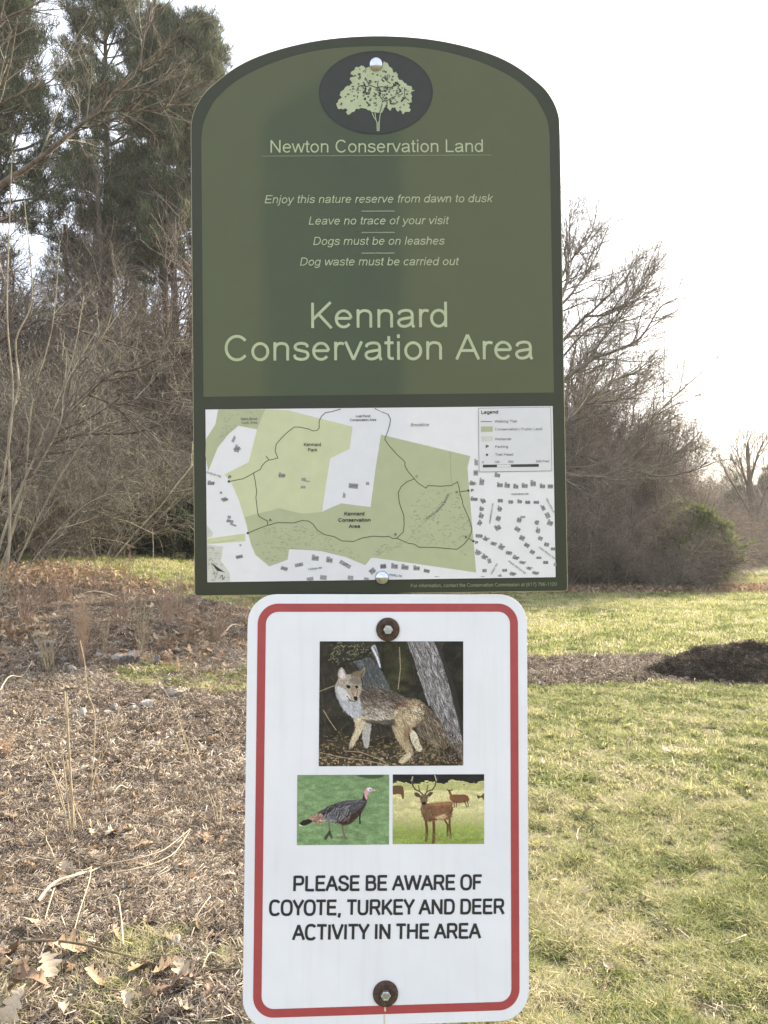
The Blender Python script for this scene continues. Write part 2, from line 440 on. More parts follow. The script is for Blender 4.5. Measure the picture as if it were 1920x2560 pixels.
def write(fl, text, p0, p1, cap, stroke, z, ital=0, sq=2.0, widths=None, q=1, space=278):
    """text from p0 to p1 along the baseline (sign metres), capitals cap high, strokes of one width"""
    p0 = np.array(p0); p1 = np.array(p1); d = p1 - p0; Ln = np.linalg.norm(d); ex = d / Ln; ey = np.array([-ex[1], ex[0]])
    adv = [(space if c == ' ' else (widths or {}).get(c, GL[c][0])) for c in text]
    tot = sum(adv) - 90; sx = Ln / tot; sy = cap / 716; x = -45
    k = 0
    for c, a in zip(text, adv):
        fx = a / GL[c][0]
        for st in strokes(c, sq, q):
            pts = [p0 + ex * ((x + s_[0] * fx) * sx + s_[1] * sy * ital) + ey * (s_[1] * sy) for s_ in st]
            cl = len(pts) > 8 and np.linalg.norm(pts[0] - pts[-1]) < stroke * .05
            fl.ribbon(pts[:-1] if cl else pts, stroke, z + (k % 7) * 2.5e-5, cl); k += 1
        x += a

# ------------------------------------------------------------------ the green trail sign
m_core = print_mat('translucent_panel_core', (.11, .12, .09, 1), .45, (.6, .59, .5, 1), .45, .03)
m_border = print_mat('dark_olive_laminate', (.035, .041, .024, 1), .10, (.16, .18, .07, 1), .42, .05, 30)
m_field = print_mat('sage_green_laminate', (.070, .092, .050, 1), .17, (.52, .52, .26, 1), .38, .03, 25)
m_dark = print_mat('emblem_charcoal_print', (.036, .040, .032, 1), .1, (.1, .1, .06, 1), .4)
m_ring = print_mat('emblem_ring_print', (.028, .032, .024, 1), 0)
m_text = print_mat('pale_green_lettering', (.48, .54, .34, 1), .15, (.7, .7, .45, 1))
m_rule = print_mat('muted_green_rule', (.27, .31, .20, 1), .15)
m_map = print_mat('map_paper_white', (.79, .80, .84, 1), .18, (.8, .78, .68, 1), .4, .02)
m_cons = print_mat('map_conservation_green', (.47, .51, .33, 1), .20, (.66, .64, .30, 1), .4, .03)
m_park = print_mat('map_park_green', (.62, .65, .42, 1), .20, (.74, .72, .38, 1), .4, .03)
m_wet = print_mat('map_wetland_tint', (.66, .66, .60, 1), .2, (.7, .66, .5, 1), .4, .05)
m_speck = print_mat('map_wetland_speckle', (.27, .29, .20, 1), .1)
m_speck2 = print_mat('map_brook_line', (.24, .27, .19, 1), .1)
m_house = print_mat('map_house_grey', (.34, .33, .34, 1), .2)
m_ink = print_mat('map_black_ink', (.045, .045, .04, 1), 0)
m_trail = print_mat('map_trail_ink', (.10, .10, .05, 1), 0)
m_soft = print_mat('map_soft_ink', (.15, .15, .15, 1), 0)
m_leg = print_mat('legend_paper', (.72, .73, .75, 1), .18, (.8, .78, .68, 1), .4, .02)

gs = empty('trail_sign'); gs.matrix_world = sign_matrix(G_R, G_T)
props(gs, 'tall green arched trail sign with tree emblem, lettering and printed map on a post', 'sign')

half = [(.2033, .506), (.2022, .523), (.1955, .541), (.182, .5585), (.150, .5825), (.111, .5985), (.059, .610), (0, .614)]
halfi = [(.1915, .500), (.1890, .518), (.1810, .5355), (.173, .547), (.150, .5665), (.110, .5855), (.059, .5985), (0, .602)]
def arch(h, y0, r):
    up = [np.array(p) for p in h]; full = up + [np.array((-p[0], p[1])) for p in h[-2::-1]]
    c = catmull(full, 5); w = h[0][0]; out = []
    for a in np.linspace(-90, 0, 6) if r else [0]: out.append((w - r + r * math.cos(math.radians(a)), y0 + r + r * math.sin(math.radians(a))) if r else (w, y0))
    out += [tuple(p) for p in c]
    for a in np.linspace(180, 270, 6) if r else [0]: out.append((-w + r + r * math.cos(math.radians(a)), y0 + r + r * math.sin(math.radians(a))) if r else (-w, y0))
    return out
def plate(name, pts, th, mat, parent, bev=.0012, z=0, **kw):
    bm = bmesh.new(); f = bm.faces.new([bm.verts.new((p[0], p[1], z)) for p in pts]); f.normal_update()
    if f.normal.z < 0: f.normal_flip()
    r = bmesh.ops.extrude_face_region(bm, geom=[f]); nf = [g for g in r['geom'] if isinstance(g, bmesh.types.BMVert)]
    for v in nf: v.co.z = z
    for v in f.verts: v.co.z = z - th
    f.normal_flip()
    bmesh.ops.recalc_face_normals(bm, faces=bm.faces)
    top = [e for e in bm.edges if all(abs(v.co.z - z) < 1e-7 for v in e.verts) and e.is_boundary is False]
    bmesh.ops.bevel(bm, geom=top, offset=bev, segments=3, profile=.5, affect='EDGES')
    return bm_obj(name, bm, mat, parent, **kw)
plate('backing_panel', arch(half, -.0005, .004), .006, m_core, gs, .0010)
fl = Flat(); fl.poly(arch(halfi, .2168, 0), .0003); fl.build('face_panel', m_field, gs)
def holed(loops, z, mat, name, parent):
    bm = bmesh.new(); es = []
    for lp in loops:
        vs_ = [bm.verts.new((p[0], p[1], z)) for p in lp]
        es += [bm.edges.new((vs_[i], vs_[(i + 1) % len(vs_)])) for i in range(len(vs_))]
    bmesh.ops.triangle_fill(bm, use_beauty=True, edges=es)
    for f in bm.faces:
        f.normal_update()
        if f.normal.z < 0: f.normal_flip()
    return bm_obj(name, bm, mat, parent)
hs = [(x - .0009, y - (.0009 if y > .55 else .0005 if y > .51 else 0)) for x, y in half[:-1]] + [(0, .614 - .0009)]
holed([arch(hs, .0004, .0035), arch([(x - .0001, y - .0001) for x, y in halfi], .2169, 0), [(-.1894, .0145), (-.1894, .2029), (.1899, .2021), (.1899, .0151)]], .00025, m_border, 'border_print', gs)

# emblem
Z1 = lambda x, y: G(780 + x / 5.184, 110 + y / 5.184)
em = Flat(); c0 = np.array(Z1(828, 632)); rx = np.linalg.norm(np.array(Z1(1558, 632)) - c0); ry = np.linalg.norm(np.array(Z1(828, 102)) - c0)
em.poly([(c0[0] + rx * math.cos(t), c0[1] + ry * math.sin(t)) for t in np.linspace(0, 2 * math.pi, 72)[:-1]], .0006)
emo = em.build('emblem', m_dark, gs, label='dark oval emblem with a pale spreading tree')
rg = Flat(); rg.ribbon([(c0[0] + rx * math.cos(t), c0[1] + ry * math.sin(t)) for t in np.linspace(0, 2 * math.pi, 72)[:-1]], .0014, .0008, True)
rg.build('oval_outline', m_ring, emo)
crown = [(650,285),(680,300),(690,325),(730,300),(760,320),(800,340),(850,350),(890,320),(905,270),(930,232),(975,255),(1000,295),(1035,320),(1045,360),(1065,385),(1090,368),(1112,395),(1105,430),(1130,470),(1175,480),(1190,510),(1225,520),(1230,545),(1275,550),(1300,575),(1290,600),(1330,608),(1290,625),(1275,650),(1298,680),(1285,720),(1295,750),(1262,770),(1230,770),(1262,800),(1255,830),(1280,855),(1262,888),(1230,880),(1200,890),(1190,918),(1165,915),(1170,885),(1140,860),(1120,885),(1095,870),(1080,830),(1040,830),(1010,868),(995,850),(960,820),(930,850),(915,885),(880,905),(850,895),(815,885),(780,890),(755,870),(720,860),(690,840),(640,835),(610,845),(575,845),(550,885),(520,882),(500,905),(470,925),(448,905),(440,880),(470,865),(440,840),(400,855),(370,845),(340,855),(330,820),(310,785),(335,760),(345,730),(385,700),(360,665),(370,630),(410,600),(430,565),(490,545),(520,510),(490,465),(500,435),(545,430),(500,390),(510,365),(550,345),(555,310),(600,305)]
cp = []
rr = random.Random(3)
for i in range(len(crown)):
    a = np.array(crown[i], float); b = np.array(crown[(i + 1) % len(crown)], float)
    for t in (0, .33, .66):
        q = a + (b - a) * t; q = q + np.array((rr.uniform(-6, 6), rr.uniform(-6, 6))); cp.append(q)
tr = Flat(); tr.poly([Z1(*q) for q in cp], .0009)
for st in ([(845,1135),(842,1050),(838,1010),(800,950),(780,895)], [(870,1135),(872,1040),(878,960),(888,895)], [(840,1030),(825,960),(815,890)], [(857,1135),(858,1050),(862,1010)]):
    tr.ribbon([Z1(*q) for q in catmull(st, 4)], .0008, .00094)
tr.build('tree_silhouette', m_text, emo)
sq = Flat()
def inside(x, y, poly):
    c = False; n = len(poly); j = n - 1
    for i in range(n):
        xi, yi = poly[i]; xj, yj = poly[j]
        if (yi > y) != (yj > y) and x < (xj - xi) * (y - yi) / (yj - yi) + xi: c = not c
        j = i
    return c
k = 0
while k < 170:
    if k < 60: x, y = rr.gauss(980, 150), rr.gauss(640, 110)
    elif k < 90: x, y = rr.gauss(690, 60), rr.gauss(660, 110)
    else: x, y = rr.uniform(330, 1290), rr.uniform(320, 880)
    if not all(inside(x + dx, y + dy, crown) for dx in (-22, 22) for dy in (-22, 22)): continue
    k += 1; s_ = rr.uniform(8, 26) * (1.1 if k < 90 else .8); n = rr.choice((5, 6, 7)); ph = rr.uniform(0, 6)
    pts = [(x + s_ * rr.uniform(.4, 1.1) * math.cos(ph + 6.28 * i / n), y + s_ * rr.uniform(.3, .9) * math.sin(ph + 6.28 * i / n)) for i in range(n)]
    if rr.random() < .4: sq.poly([Z1(*q) for q in pts], .00105 + (k % 5) * 2e-5)
    else: sq.ribbon([Z1(*q) for q in pts], .00055, .00105 + (k % 5) * 2e-5, rr.random() < .6)
for st in ([(600,610),(600,560),(660,545),(700,560),(760,545),(830,570),(900,560),(1000,570),(1100,540)], [(700,560),(690,620),(720,660)], [(860,480),(850,540),(880,600),(880,680),(930,740),(970,740),(1040,700),(1090,680)], [(970,740),(970,800),(930,850)], [(690,440),(720,500),(745,530)], [(900,470),(930,440),(975,490),(1020,520)], [(1110,550),(1140,610),(1120,650)], [(1200,570),(1200,650),(1210,700),(1260,740)], [(700,760),(740,790),(720,820)], [(870,900),(890,860),(910,780)]):
    sq.ribbon([Z1(*q) for q in catmull(st, 4)], .0008, .00118)
sq.build('leaf_outline', m_ring, emo, kind='stuff')

for (txt, a, b, cap, st, it) in (
    ('Newton Conservation Land', (675, 382.3), (1208, 380.6), 32, 3.4, 0),
    ('Enjoy this nature reserve from dawn to dusk', (661, 508.9), (1229, 505.8), 20.5, 2.2, .2),
    ('Leave no trace of your visit', (771, 562.2), (1119, 560.8), 20.5, 2.2, .2),
    ('Dogs must be on leashes', (782, 613), (1109, 611.8), 20.5, 2.2, .2),
    ('Dog waste must be carried out', (749, 664.5), (1144, 663.2), 20.5, 2.2, .2),
    ('Kennard', (775, 820.6), (1120, 818), 64, 7.1, 0),
    ('Conservation Area', (561, 902.4), (1332, 898), 64, 7.1, 0)):
    f_ = Flat(); s_ = 4.352e-4
    write(f_, txt, G(*a), G(*b), cap * s_, st * s_, .0006, it, q=2 if cap > 50 else 1)
    f_.build('lettering', m_text, gs, label='line reading "%s"' % txt)
f_ = Flat(); write(f_, 'For information, contact the Conservation Commission at (617) 796-1120', G(1027, 1468.4), G(1391.5, 1464.4), 8.6 * s_, 1.05 * s_, .0004)
f_.build('lettering', m_rule, gs, label='small contact line along the bottom edge')
for (a, b, w) in (((654, 391), (1228, 388), 1.7), ((904, 528.6), (986.5, 528.2), 3), ((904, 582), (986.5, 581.6), 3), ((904, 633.4), (986.5, 633), 3)):
    f_ = Flat(); f_.ribbon([G(*a), G(*b)], w * s_, .0006); f_.build('rule_line', m_rule, gs)

# map
A2 = lambda x, y: (500 + x / 3.607, 1000 + y / 3.607)
A3 = lambda x, y: (940 + x / 3.456, 1000 + y / 3.456)
def gp(f, *a): return [G(*f(a[i], a[i + 1])) for i in range(0, len(a), 2)]
mp_ = Flat(); mp_.poly([G(512.5, 1022.6), G(517.2, 1456.9), G(1390.2, 1444.2), G(1382.7, 1013.9)], .0004)
mapo = mp_.build('map_sheet', m_map, gs)
q = Flat(); q.ribbon([G(512.5, 1022.6), G(517.2, 1456.9), G(1390.2, 1444.2), G(1382.7, 1013.9)], .0011, .00046, True); q.build('map_edge_line', m_ring, mapo)
q = Flat(); q.poly(gp(A2, 165,84, 590,84, 515,265, 345,232, 250,310, 160,430, 75,640, 50,500, 55,350, 140,220), .00048)
cons = gp(A2, 400,1055, 560,1015, 720,975, 830,1005, 930,1025, 1100,1010, 1180,970, 1275,932, 1538,965, 1580,640, 1632,312) + \
    gp(A3, 815,485, 790,580, 800,720, 865,1490, 0,1365) + gp(A2, 1545,1422, 1490,1490, 1300,1410, 1090,1360, 950,1350, 805,1345, 790,1440, 625,1500, 500,1395, 460,1300, 435,1200, 420,1120)
q.poly(cons, .00048); q.build('conservation_land', m_cons, mapo)
q = Flat(); q.poly(gp(A2, 590,84, 790,92, 1375,240, 1350,440, 1175,525, 1135,770, 1100,1010, 930,1025, 830,1005, 720,975, 560,1015, 400,1055, 350,900, 285,750, 222,670, 440,560, 515,265), .00052)
q.poly(gp(A2, 64,1250, 405,1203, 412,1272, 64,1300), .00052); q.build('park_land', m_park, mapo)
q = Flat(); q.poly(gp(A2, 64,1304, 210,1320, 190,1450, 270,1560, 272,1638, 68,1640), .00048); q.poly(gp(A2, 64,1130, 120,1200, 110,1235, 64,1240), .00048)
q.build('wetland_area', m_wet, mapo)
# wetland speckle
q = Flat()
zones = [(gp(A2, 480,1180, 650,1130, 960,1130, 1060,1190, 1300,1290, 1480,1440, 1480,1470, 1300,1390, 1100,1340, 800,1330, 780,1420, 630,1470, 520,1390), 150),
         (gp(A2, 240,110, 570,100, 500,200, 340,215, 180,390, 170,350), 40), (gp(A3, 330,820, 480,770, 730,780, 740,900, 820,1100, 790,1230, 640,1270, 300,1230, 280,1040), 210),
         (gp(A3, 0,1260, 240,1220, 260,1260, 60,1340, 0,1340), 26), (gp(A2, 70,1320, 200,1330, 180,1450, 260,1560, 265,1630, 75,1630), 60), (gp(A2, 1550,1400, 1640,1310, 1655,1400), 10), (gp(A3, 720,1290, 780,1290, 775,1350, 740,1330), 5)]
for zp, n in zones:
    xs = [p[0] for p in zp]; ys = [p[1] for p in zp]; got = 0
    for _ in range(n * 8):
        x, y = rr.uniform(min(xs), max(xs)), rr.uniform(min(ys), max(ys))
        if not inside(x, y, zp): continue
        r_ = rr.uniform(.0006, .0012); got += 1
        for dx in (-.6, .1, .7): q.ribbon([(x + dx * r_, y - r_ * .3), (x + dx * r_ * 1.7, y + r_ * (.9 if dx > .05 and dx < .5 else .5))], .00032, .00056)
        if got >= n: break
q.build('wetland_speckle', m_speck, mapo, kind='stuff')
q = Flat()
for st in (gp(A3, 640,450, 645,620, 655,720), gp(A3, 440,1040, 330,1130, 280,1210, 200,1260, 100,1290, 0,1345), gp(A2, 660,1325, 1100,1360, 1300,1410), gp(A2, 345,232, 250,310, 200,380), gp(A2, 100,1290, 320,1262)):
    q = Flat(); q.ribbon(st, .00028, .00058); q.build('brook_line', m_speck2, mapo)
# trails
q = Flat(); tw = .00085
T = [gp(A2, 262,735, 330,722, 390,710, 450,680, 490,655, 548,625, 555,600, 590,560, 622,542, 660,535, 703,523, 690,490, 678,460, 688,400, 730,350, 790,290, 850,245, 900,245, 980,262, 1020,280, 1055,275, 1075,255, 1075,190, 1095,150, 1130,115, 1190,105, 1270,82),
     gp(A2, 622,542, 595,505), gp(A2, 484,660, 500,740, 512,830, 505,880, 512,940, 520,1010, 530,1045, 560,1065, 610,1092, 610,1128),
     gp(A2, 432,1200, 540,1155, 610,1130, 700,1105, 850,1108, 920,1086, 980,1092, 1020,1120, 1060,1175, 1120,1212, 1210,1232, 1280,1270, 1385,1275, 1460,1245, 1550,1228, 1650,1232) + gp(A3, 60,1182, 110,1178, 140,1195, 180,1195, 280,1238, 330,1245, 370,1272, 500,1273, 700,1290, 760,1245, 800,1195, 825,1140, 828,1110, 805,1030, 750,905, 745,870, 722,800, 718,760, 703,708, 650,738, 560,745, 450,740, 430,762, 360,715, 330,680, 275,615, 250,570, 250,535, 180,470, 110,390, 75,340, 100,275, 120,210, 125,165, 105,125, 60,105) + gp(A2, 1660,118, 1575,76),
     gp(A3, 180,1195, 235,1140, 243,1080, 240,1000, 215,930, 200,880, 192,800, 220,745, 270,705, 330,683), gp(A3, 728,792, 797,783), gp(A3, 805,1197, 842,1220)]
for i, t_ in enumerate(T):
    q = Flat(); q.ribbon(t_, tw, .00062 + i * 2e-5); q.build('walking_trail', m_trail, mapo)
for c in (A2(262, 735), A2(432, 1200), A3(797, 783), A3(842, 1220)):
    q = Flat(); q.disc(G(*c), .0013, .0008); q.build('trail_head_dot', m_ink, mapo)
# houses: (frame, x, y, w, h, tilt, number)
H2 = [(305,355,25,55,25,''),(335,440,45,60,15,'230'),(100,750,60,35,0,'229'),(190,835,20,25,0,''),(222,895,40,40,-20,'259'),(265,1055,30,30,20,''),(272,1092,60,30,20,'271'),(300,1125,60,18,20,''),(365,1308,18,18,30,''),(355,1412,60,34,-15,'289'),
      (738,680,52,42,0,'246'),(935,715,40,30,0,''),(965,732,50,12,8,''),(930,785,44,26,0,''),(1383,773,84,50,5,'244'),(1511,752,30,30,0,''),(1300,862,24,40,10,''),(760,1518,60,36,20,'322'),(893,1485,75,36,-12,'12'),(1040,1425,64,48,5,'24'),(1167,1443,58,46,8,'34'),
      (1310,1480,110,40,30,'44'),(993,1612,60,36,-10,'19'),(1113,1598,60,44,5,'33'),(1357,1600,50,40,5,'53'),(1500,1610,44,24,10,''),(1553,1540,56,52,-40,'63'),(1650,1500,50,40,0,'54')]
H3 = [(62,1434,52,42,-8,'54'),(160,1436,58,42,3,'72'),(250,1445,64,42,5,'86'),(350,1453,56,38,0,'94'),(438,1475,52,34,14,'98'),(530,1532,44,22,10,''),(865,540,30,50,0,''),(862,628,40,50,0,'9'),(1048,650,46,36,8,'74'),(833,720,42,36,0,'350'),(913,708,40,56,6,'17'),
      (1070,735,50,38,0,'83'),(1133,738,46,42,6,'79'),(1207,748,44,36,4,'73'),(1284,742,52,38,0,'67'),(1357,722,46,48,0,'63'),(1437,745,46,36,0,'53'),(1505,745,46,40,0,'45'),(846,856,56,32,4,'356'),(925,872,38,42,-25,'35'),(1073,868,44,36,0,'84'),(1163,880,38,34,0,'78'),(1240,878,36,32,0,'72'),(1310,883,40,32,0,'66'),(1384,883,48,30,0,'40'),
      (1068,940,30,48,0,'58'),(912,942,34,36,0,'37'),(908,1000,40,44,15,'43'),(895,1062,34,42,25,'49'),(1056,1022,38,48,20,'52'),(1052,1103,50,44,-30,'62'),(1443,932,32,48,-25,'5'),(1480,995,40,56,-25,'11'),(1503,1062,50,44,20,'19'),(1236,1035,36,48,10,'32'),(1268,1010,42,22,0,''),(1222,1115,50,40,35,'94'),(1262,1190,46,46,25,'90'),(1303,1253,46,38,35,'80'),(1350,1312,40,38,30,'74'),(1407,1362,34,22,0,'64'),(1465,1402,42,30,0,'58'),
      (1390,1057,28,44,0,'67'),(1400,1128,32,46,5,'81'),(1420,1195,38,38,25,'77'),(1473,1247,40,38,15,'83'),(1530,1285,40,30,0,'45'),(1545,1420,22,30,0,''),(888,1173,56,34,5,'173'),(948,1200,36,36,20,'167'),(1015,1240,44,34,15,'161'),(1083,1270,44,44,25,'157'),(1147,1320,48,36,10,'151'),(1205,1362,46,32,15,'145'),(1263,1403,44,28,15,'137'),(1323,1452,34,28,15,'131'),(1375,1493,46,30,15,'125'),
      (880,1318,38,44,0,'172'),(935,1355,38,42,15,'168'),(978,1388,32,46,-15,'1'),(938,1472,34,32,0,'21'),(922,1530,34,20,0,''),(1068,1520,34,28,-25,'26'),(1110,1470,42,28,-5,'14'),(1178,1500,42,36,15,'149'),(1225,1535,34,14,0,''),(1440,1532,34,10,0,'')]
qh = Flat(); qn = Flat(); zz = 0
for fr, LL, sc_ in ((A2, H2, 3.607), (A3, H3, 3.456)):
    for (x, y, w, h, t_, nm) in LL:
        zz += 1; c_, s2 = math.cos(math.radians(t_)), math.sin(math.radians(t_))
        def rc(x0, y0, x1, y1, z_):
            pp = [(max(x + a * c_ - b * s2, 0), min(y + a * s2 + b * c_, 1640 if fr is A2 else 1528)) for a, b in ((x0, y0), (x1, y0), (x1, y1), (x0, y1))]
            qh.poly([G(*fr(*p_)) for p_ in pp], z_)
        rc(-w / 2, -h / 2 * .8, w / 2, h / 2, .00058)
        if h > 30 and y + h < 1500 and rr.random() < .6: rc(-w / 2, -h / 2 - 6, -w / 2 + w * rr.uniform(.3, .6), -h / 2 + 4, .00061)
        if nm:
            wd = 11 * len(nm)
            a = fr(x - wd, y + 9); b = fr(x + wd, y + 9 + math.tan(math.radians(0)) * wd)
            if a[1] < 1440: write(qn, nm, G(*a), G(*b), 16 / sc_ * s_, 4.2 / sc_ * s_, .0007)
qh.build('house_mark', m_house, mapo, kind='stuff'); qn.build('house_number', m_soft, mapo, kind='stuff')
def mtext(txt, fr, a, b, cap, st, mat, ital=0):
    q = Flat(); k_ = 3.607 if fr is A2 else 3.456
    write(q, txt, G(*fr(*a)), G(*fr(*b)), cap / k_ * s_, st / k_ * s_, .0009, ital); q.build('map_lettering', mat, mapo)
for a in (('Kennard', A2, (937, 417), (1092, 416), 30, 4.4, m_ink), ('Park', A2, (974, 465), (1057, 464), 30, 4.4, m_ink), ('Lost Pond', A2, (1408, 156), (1533, 155), 20, 3.4, m_ink), ('Conservation Area', A2, (1353, 190), (1588, 188), 20, 3.4, m_ink),
          ('Hahn Brook', A2, (369, 180), (519, 178), 20, 3.4, m_soft), ('Cons. Area', A2, (375, 214), (517, 213), 20, 3.4, m_soft), ('Kennard', A2, (1302, 1040), (1482, 1039), 30, 6.5, m_ink), ('Conservation', A2, (1248, 1097), (1538, 1095), 30, 6.5, m_ink), ('Area', A2, (1344, 1153), (1443, 1152), 30, 6.5, m_ink),
          ('P', A2, (258, 708), (282, 708), 26, 6, m_ink), ('A', A2, (624, 1091), (646, 1091), 20, 5, m_ink), ('DUDLEY RD', A2, (62, 658), (190, 700), 15, 3, m_soft), ('FARINA RD', A2, (978, 1535), (1102, 1520), 16, 3, m_soft), ('N', A2, (178, 1598), (208, 1625), 34, 5, m_ink),
          ('Brookline', A3, (298, 228), (456, 226), 26, 3.6, m_soft, .2), ('Legend', A3, (908, 120), (1054, 118), 28, 6, m_ink), ('Walking Trail', A3, (1025, 196), (1216, 194), 21, 3.2, m_soft), ('Conservation / Public Land', A3, (1026, 264), (1433, 261), 21, 3.2, m_soft), ('Wetlands', A3, (1027, 349), (1166, 347), 21, 3.2, m_soft),
          ('Parking', A3, (1028, 415), (1140, 413), 21, 3.2, m_soft), ('Trail Head', A3, (1028, 482), (1182, 480), 21, 3.2, m_soft), ('P', A3, (948, 416), (970, 416), 24, 7, m_ink), ('0', A3, (914, 547), (932, 547), 18, 3, m_soft), ('125', A3, (1021, 545), (1064, 545), 18, 3, m_soft), ('250', A3, (1140, 543), (1186, 543), 18, 3, m_soft), ('500 Feet', A3, (1381, 540), (1493, 538), 18, 3, m_soft),
          ('C', A3, (342, 669), (361, 669), 17, 4, m_ink), ('D', A3, (687, 804), (706, 804), 17, 4, m_ink), ('P', A3, (819, 794), (842, 794), 24, 6, m_ink), ('E', A3, (769, 1192), (786, 1192), 17, 4, m_ink), ('P', A3, (858, 1245), (880, 1245), 24, 6, m_ink), ('B', A3, (159, 1169), (177, 1169), 17, 4, m_ink),
          ('AUDUBON DR', A3, (1168, 820), (1316, 819), 14, 2.8, m_soft), ('ROLLING LN', A3, (1466, 855), (1530, 975), 14, 2.8, m_soft), ('NEWBROOK CIR', A3, (987, 1068), (1015, 895), 13, 2.6, m_soft), ('HIGH ROCK TER', A3, (1404, 1275), (1545, 1380), 13, 2.6, m_soft), ('POND BROOK RD', A3, (1140, 1395), (1288, 1505), 13, 2.6, m_soft),
          ('DREW RD', A3, (1000, 1508), (1052, 1415), 13, 2.6, m_soft), ('ARDELL RD', A3, (112, 1515), (224, 1530), 16, 3, m_soft), ('SOUTH', A3, (440, 1034), (512, 985), 17, 3.2, m_soft), ('MEADOW', A3, (520, 978), (590, 905), 17, 3.2, m_soft), ('BROOK', A3, (597, 893), (634, 815), 17, 3.2, m_soft)):
    mtext(*a)
q = Flat(); q.poly(gp(A3, 884,72, 1508,62, 1518,612, 890,622), .00095); lego = q.build('legend_box', m_leg, mapo)
q = Flat(); q.ribbon(gp(A3, 884,72, 1508,62, 1518,612, 890,622), .0004, .0010, True)
q.poly(gp(A3, 922,560, 1044,558, 1044,582, 922,584), .00105); q.poly(gp(A3, 1164,557, 1405,553, 1405,578, 1164,580), .00105)
q.ribbon(gp(A3, 1044,559, 1164,558), .0002, .00105); q.ribbon(gp(A3, 1044,581, 1164,580), .0002, .00105); q.disc(G(*A3(958, 474)), .0013, .00105); q.build('legend_outline', m_ink, lego)
q = Flat(); q.ribbon(gp(A3, 905,188, 1002,187), .0008, .00105); q.build('legend_trail_symbol', m_trail, lego)
q = Flat(); q.poly(gp(A3, 905,230, 1008,229, 1008,275, 905,277), .00105); q.build('legend_land_swatch', m_cons, lego)
q = Flat(); q.poly(gp(A3, 905,315, 1008,314, 1008,358, 905,360), .00105); q.build('legend_wetland_swatch', m_wet, lego)
for ob in mapo.children:                       # legend words lie on the legend box
    if ob.name.startswith('map_lettering'): ob.location.z = .00025
q = Flat(); q.poly(gp(A2, 102,1465, 222,1552, 155,1540), .0007); q.ribbon(gp(A2, 102,1465, 140,1610, 155,1545), .0003, .00075); q.build('north_arrow', m_ink, mapo)

# carriage bolts
m_bolt = simple('zinc_bolt_metal', (.42, .45, .50, 1), (.62, .65, .70, 1), 200, .22, 0, 1.0)
m_rust = simple('rusted_washer_steel', (.050, .036, .029, 1), (.125, .082, .058, 1), 260, .75, .35, .25)
m_hex = simple('galvanised_hex_metal', (.34, .37, .38, 1), (.55, .57, .58, 1), 300, .38, .05, .9)
def lathe(name, prof, seg, mat, parent, c, **kw):
    bm = bmesh.new(); rings = []
    for (r_, z_) in prof:
        rings.append([bm.verts.new((c[0] + r_ * math.cos(2 * math.pi * i / seg), c[1] + r_ * math.sin(2 * math.pi * i / seg), z_)) for i in range(seg)] if r_ > 0 else [bm.verts.new((c[0], c[1], z_))])
    for a, b in zip(rings, rings[1:]):
        for i in range(seg):
            j = (i + 1) % seg
            if len(b) == 1: bm.faces.new([a[i], a[j], b[0]])
            else: bm.faces.new([a[i], a[j], b[j], b[i]])
    return bm_obj(name, bm, mat, parent, True, **kw)
for (u, v) in ((940, 162.5), (955, 1444)):
    c = G(u, v); r_ = .0077
    prof = [(r_, -.001), (r_, .0012)] + [(r_ * math.cos(a), .0012 + .0046 * math.sin(a)) for a in np.radians(np.arange(12, 90, 12))] + [(0, .0058)]
    lathe('bolt', prof, 28, m_bolt, gs, c, label='domed zinc bolt head over the emblem' if v < 500 else 'domed zinc bolt head at the foot of the map')

# ------------------------------------------------------------------ the white wildlife sign
m_sheet = print_mat('white_painted_aluminium', (.74, .755, .80, 1), 0, None, .36, .03, 9)
_nt = m_sheet.node_tree; _b = _nt.nodes['Principled BSDF']; _tc = N(_nt, 'ShaderNodeTexCoord')      # run-off streaks, specks and scuffs
_mp = N(_nt, 'ShaderNodeMapping'); _mp.inputs['Scale'].default_value = (90, 5, 1); _nt.links.new(_tc.outputs['Object'], _mp.inputs[0])
_st = ramp(_nt, noise(_nt, 1.0, 5, _mp.outputs[0]), [(.52, (0, 0, 0)), (.80, (.34, .34, .34))]); _sp = ramp(_nt, noise(_nt, 260, 2, _tc.outputs['Object']), [(.76, (0, 0, 0)), (.80, (.75, .75, .75))])
_c = _b.inputs['Base Color'].links[0].from_socket; _c = mixc(_nt, _st, _c, (.60, .58, .53, 1)); _c = mixc(_nt, _sp, _c, (.42, .38, .32, 1)); _nt.links.new(_c, _b.inputs['Base Color'])
_nt.links.new(ramp(_nt, noise(_nt, 40, 6, _tc.outputs['Object']), [(.3, (.28, .28, .28)), (.7, (.5, .5, .5))]), _b.inputs['Roughness'])
m_red = print_mat('faded_red_print', (.37, .066, .07, 1), 0, None, .4, .05)
m_black = print_mat('black_lettering_print', (.028, .028, .034, 1), 0, None, .4)
m_stain = print_mat('rust_stain_print', (.62, .55, .42, 1), 0, None, .5)
ws = empty('wildlife_warning_sign'); ws.matrix_world = sign_matrix(W_R, W_T)
props(ws, 'white rounded warning sign with red border and three wildlife photos below the green sign', 'sign')
def rrect(x0, y0, x1, y1, r, n=10):
    o = []
    for (cx, cy, a) in ((x1 - r, y0 + r, -90), (x1 - r, y1 - r, 0), (x0 + r, y1 - r, 90), (x0 + r, y0 + r, 180)):
        o += [(cx + r * math.cos(math.radians(a + 90 * i / n)), cy + r * math.sin(math.radians(a + 90 * i / n))) for i in range(n + 1)]
    return o
plate('sign_sheet', rrect(-.1517, -.0115, .1512, .4408, .031), .002, m_sheet, ws, .0006)
q = Flat(); bw = .0088
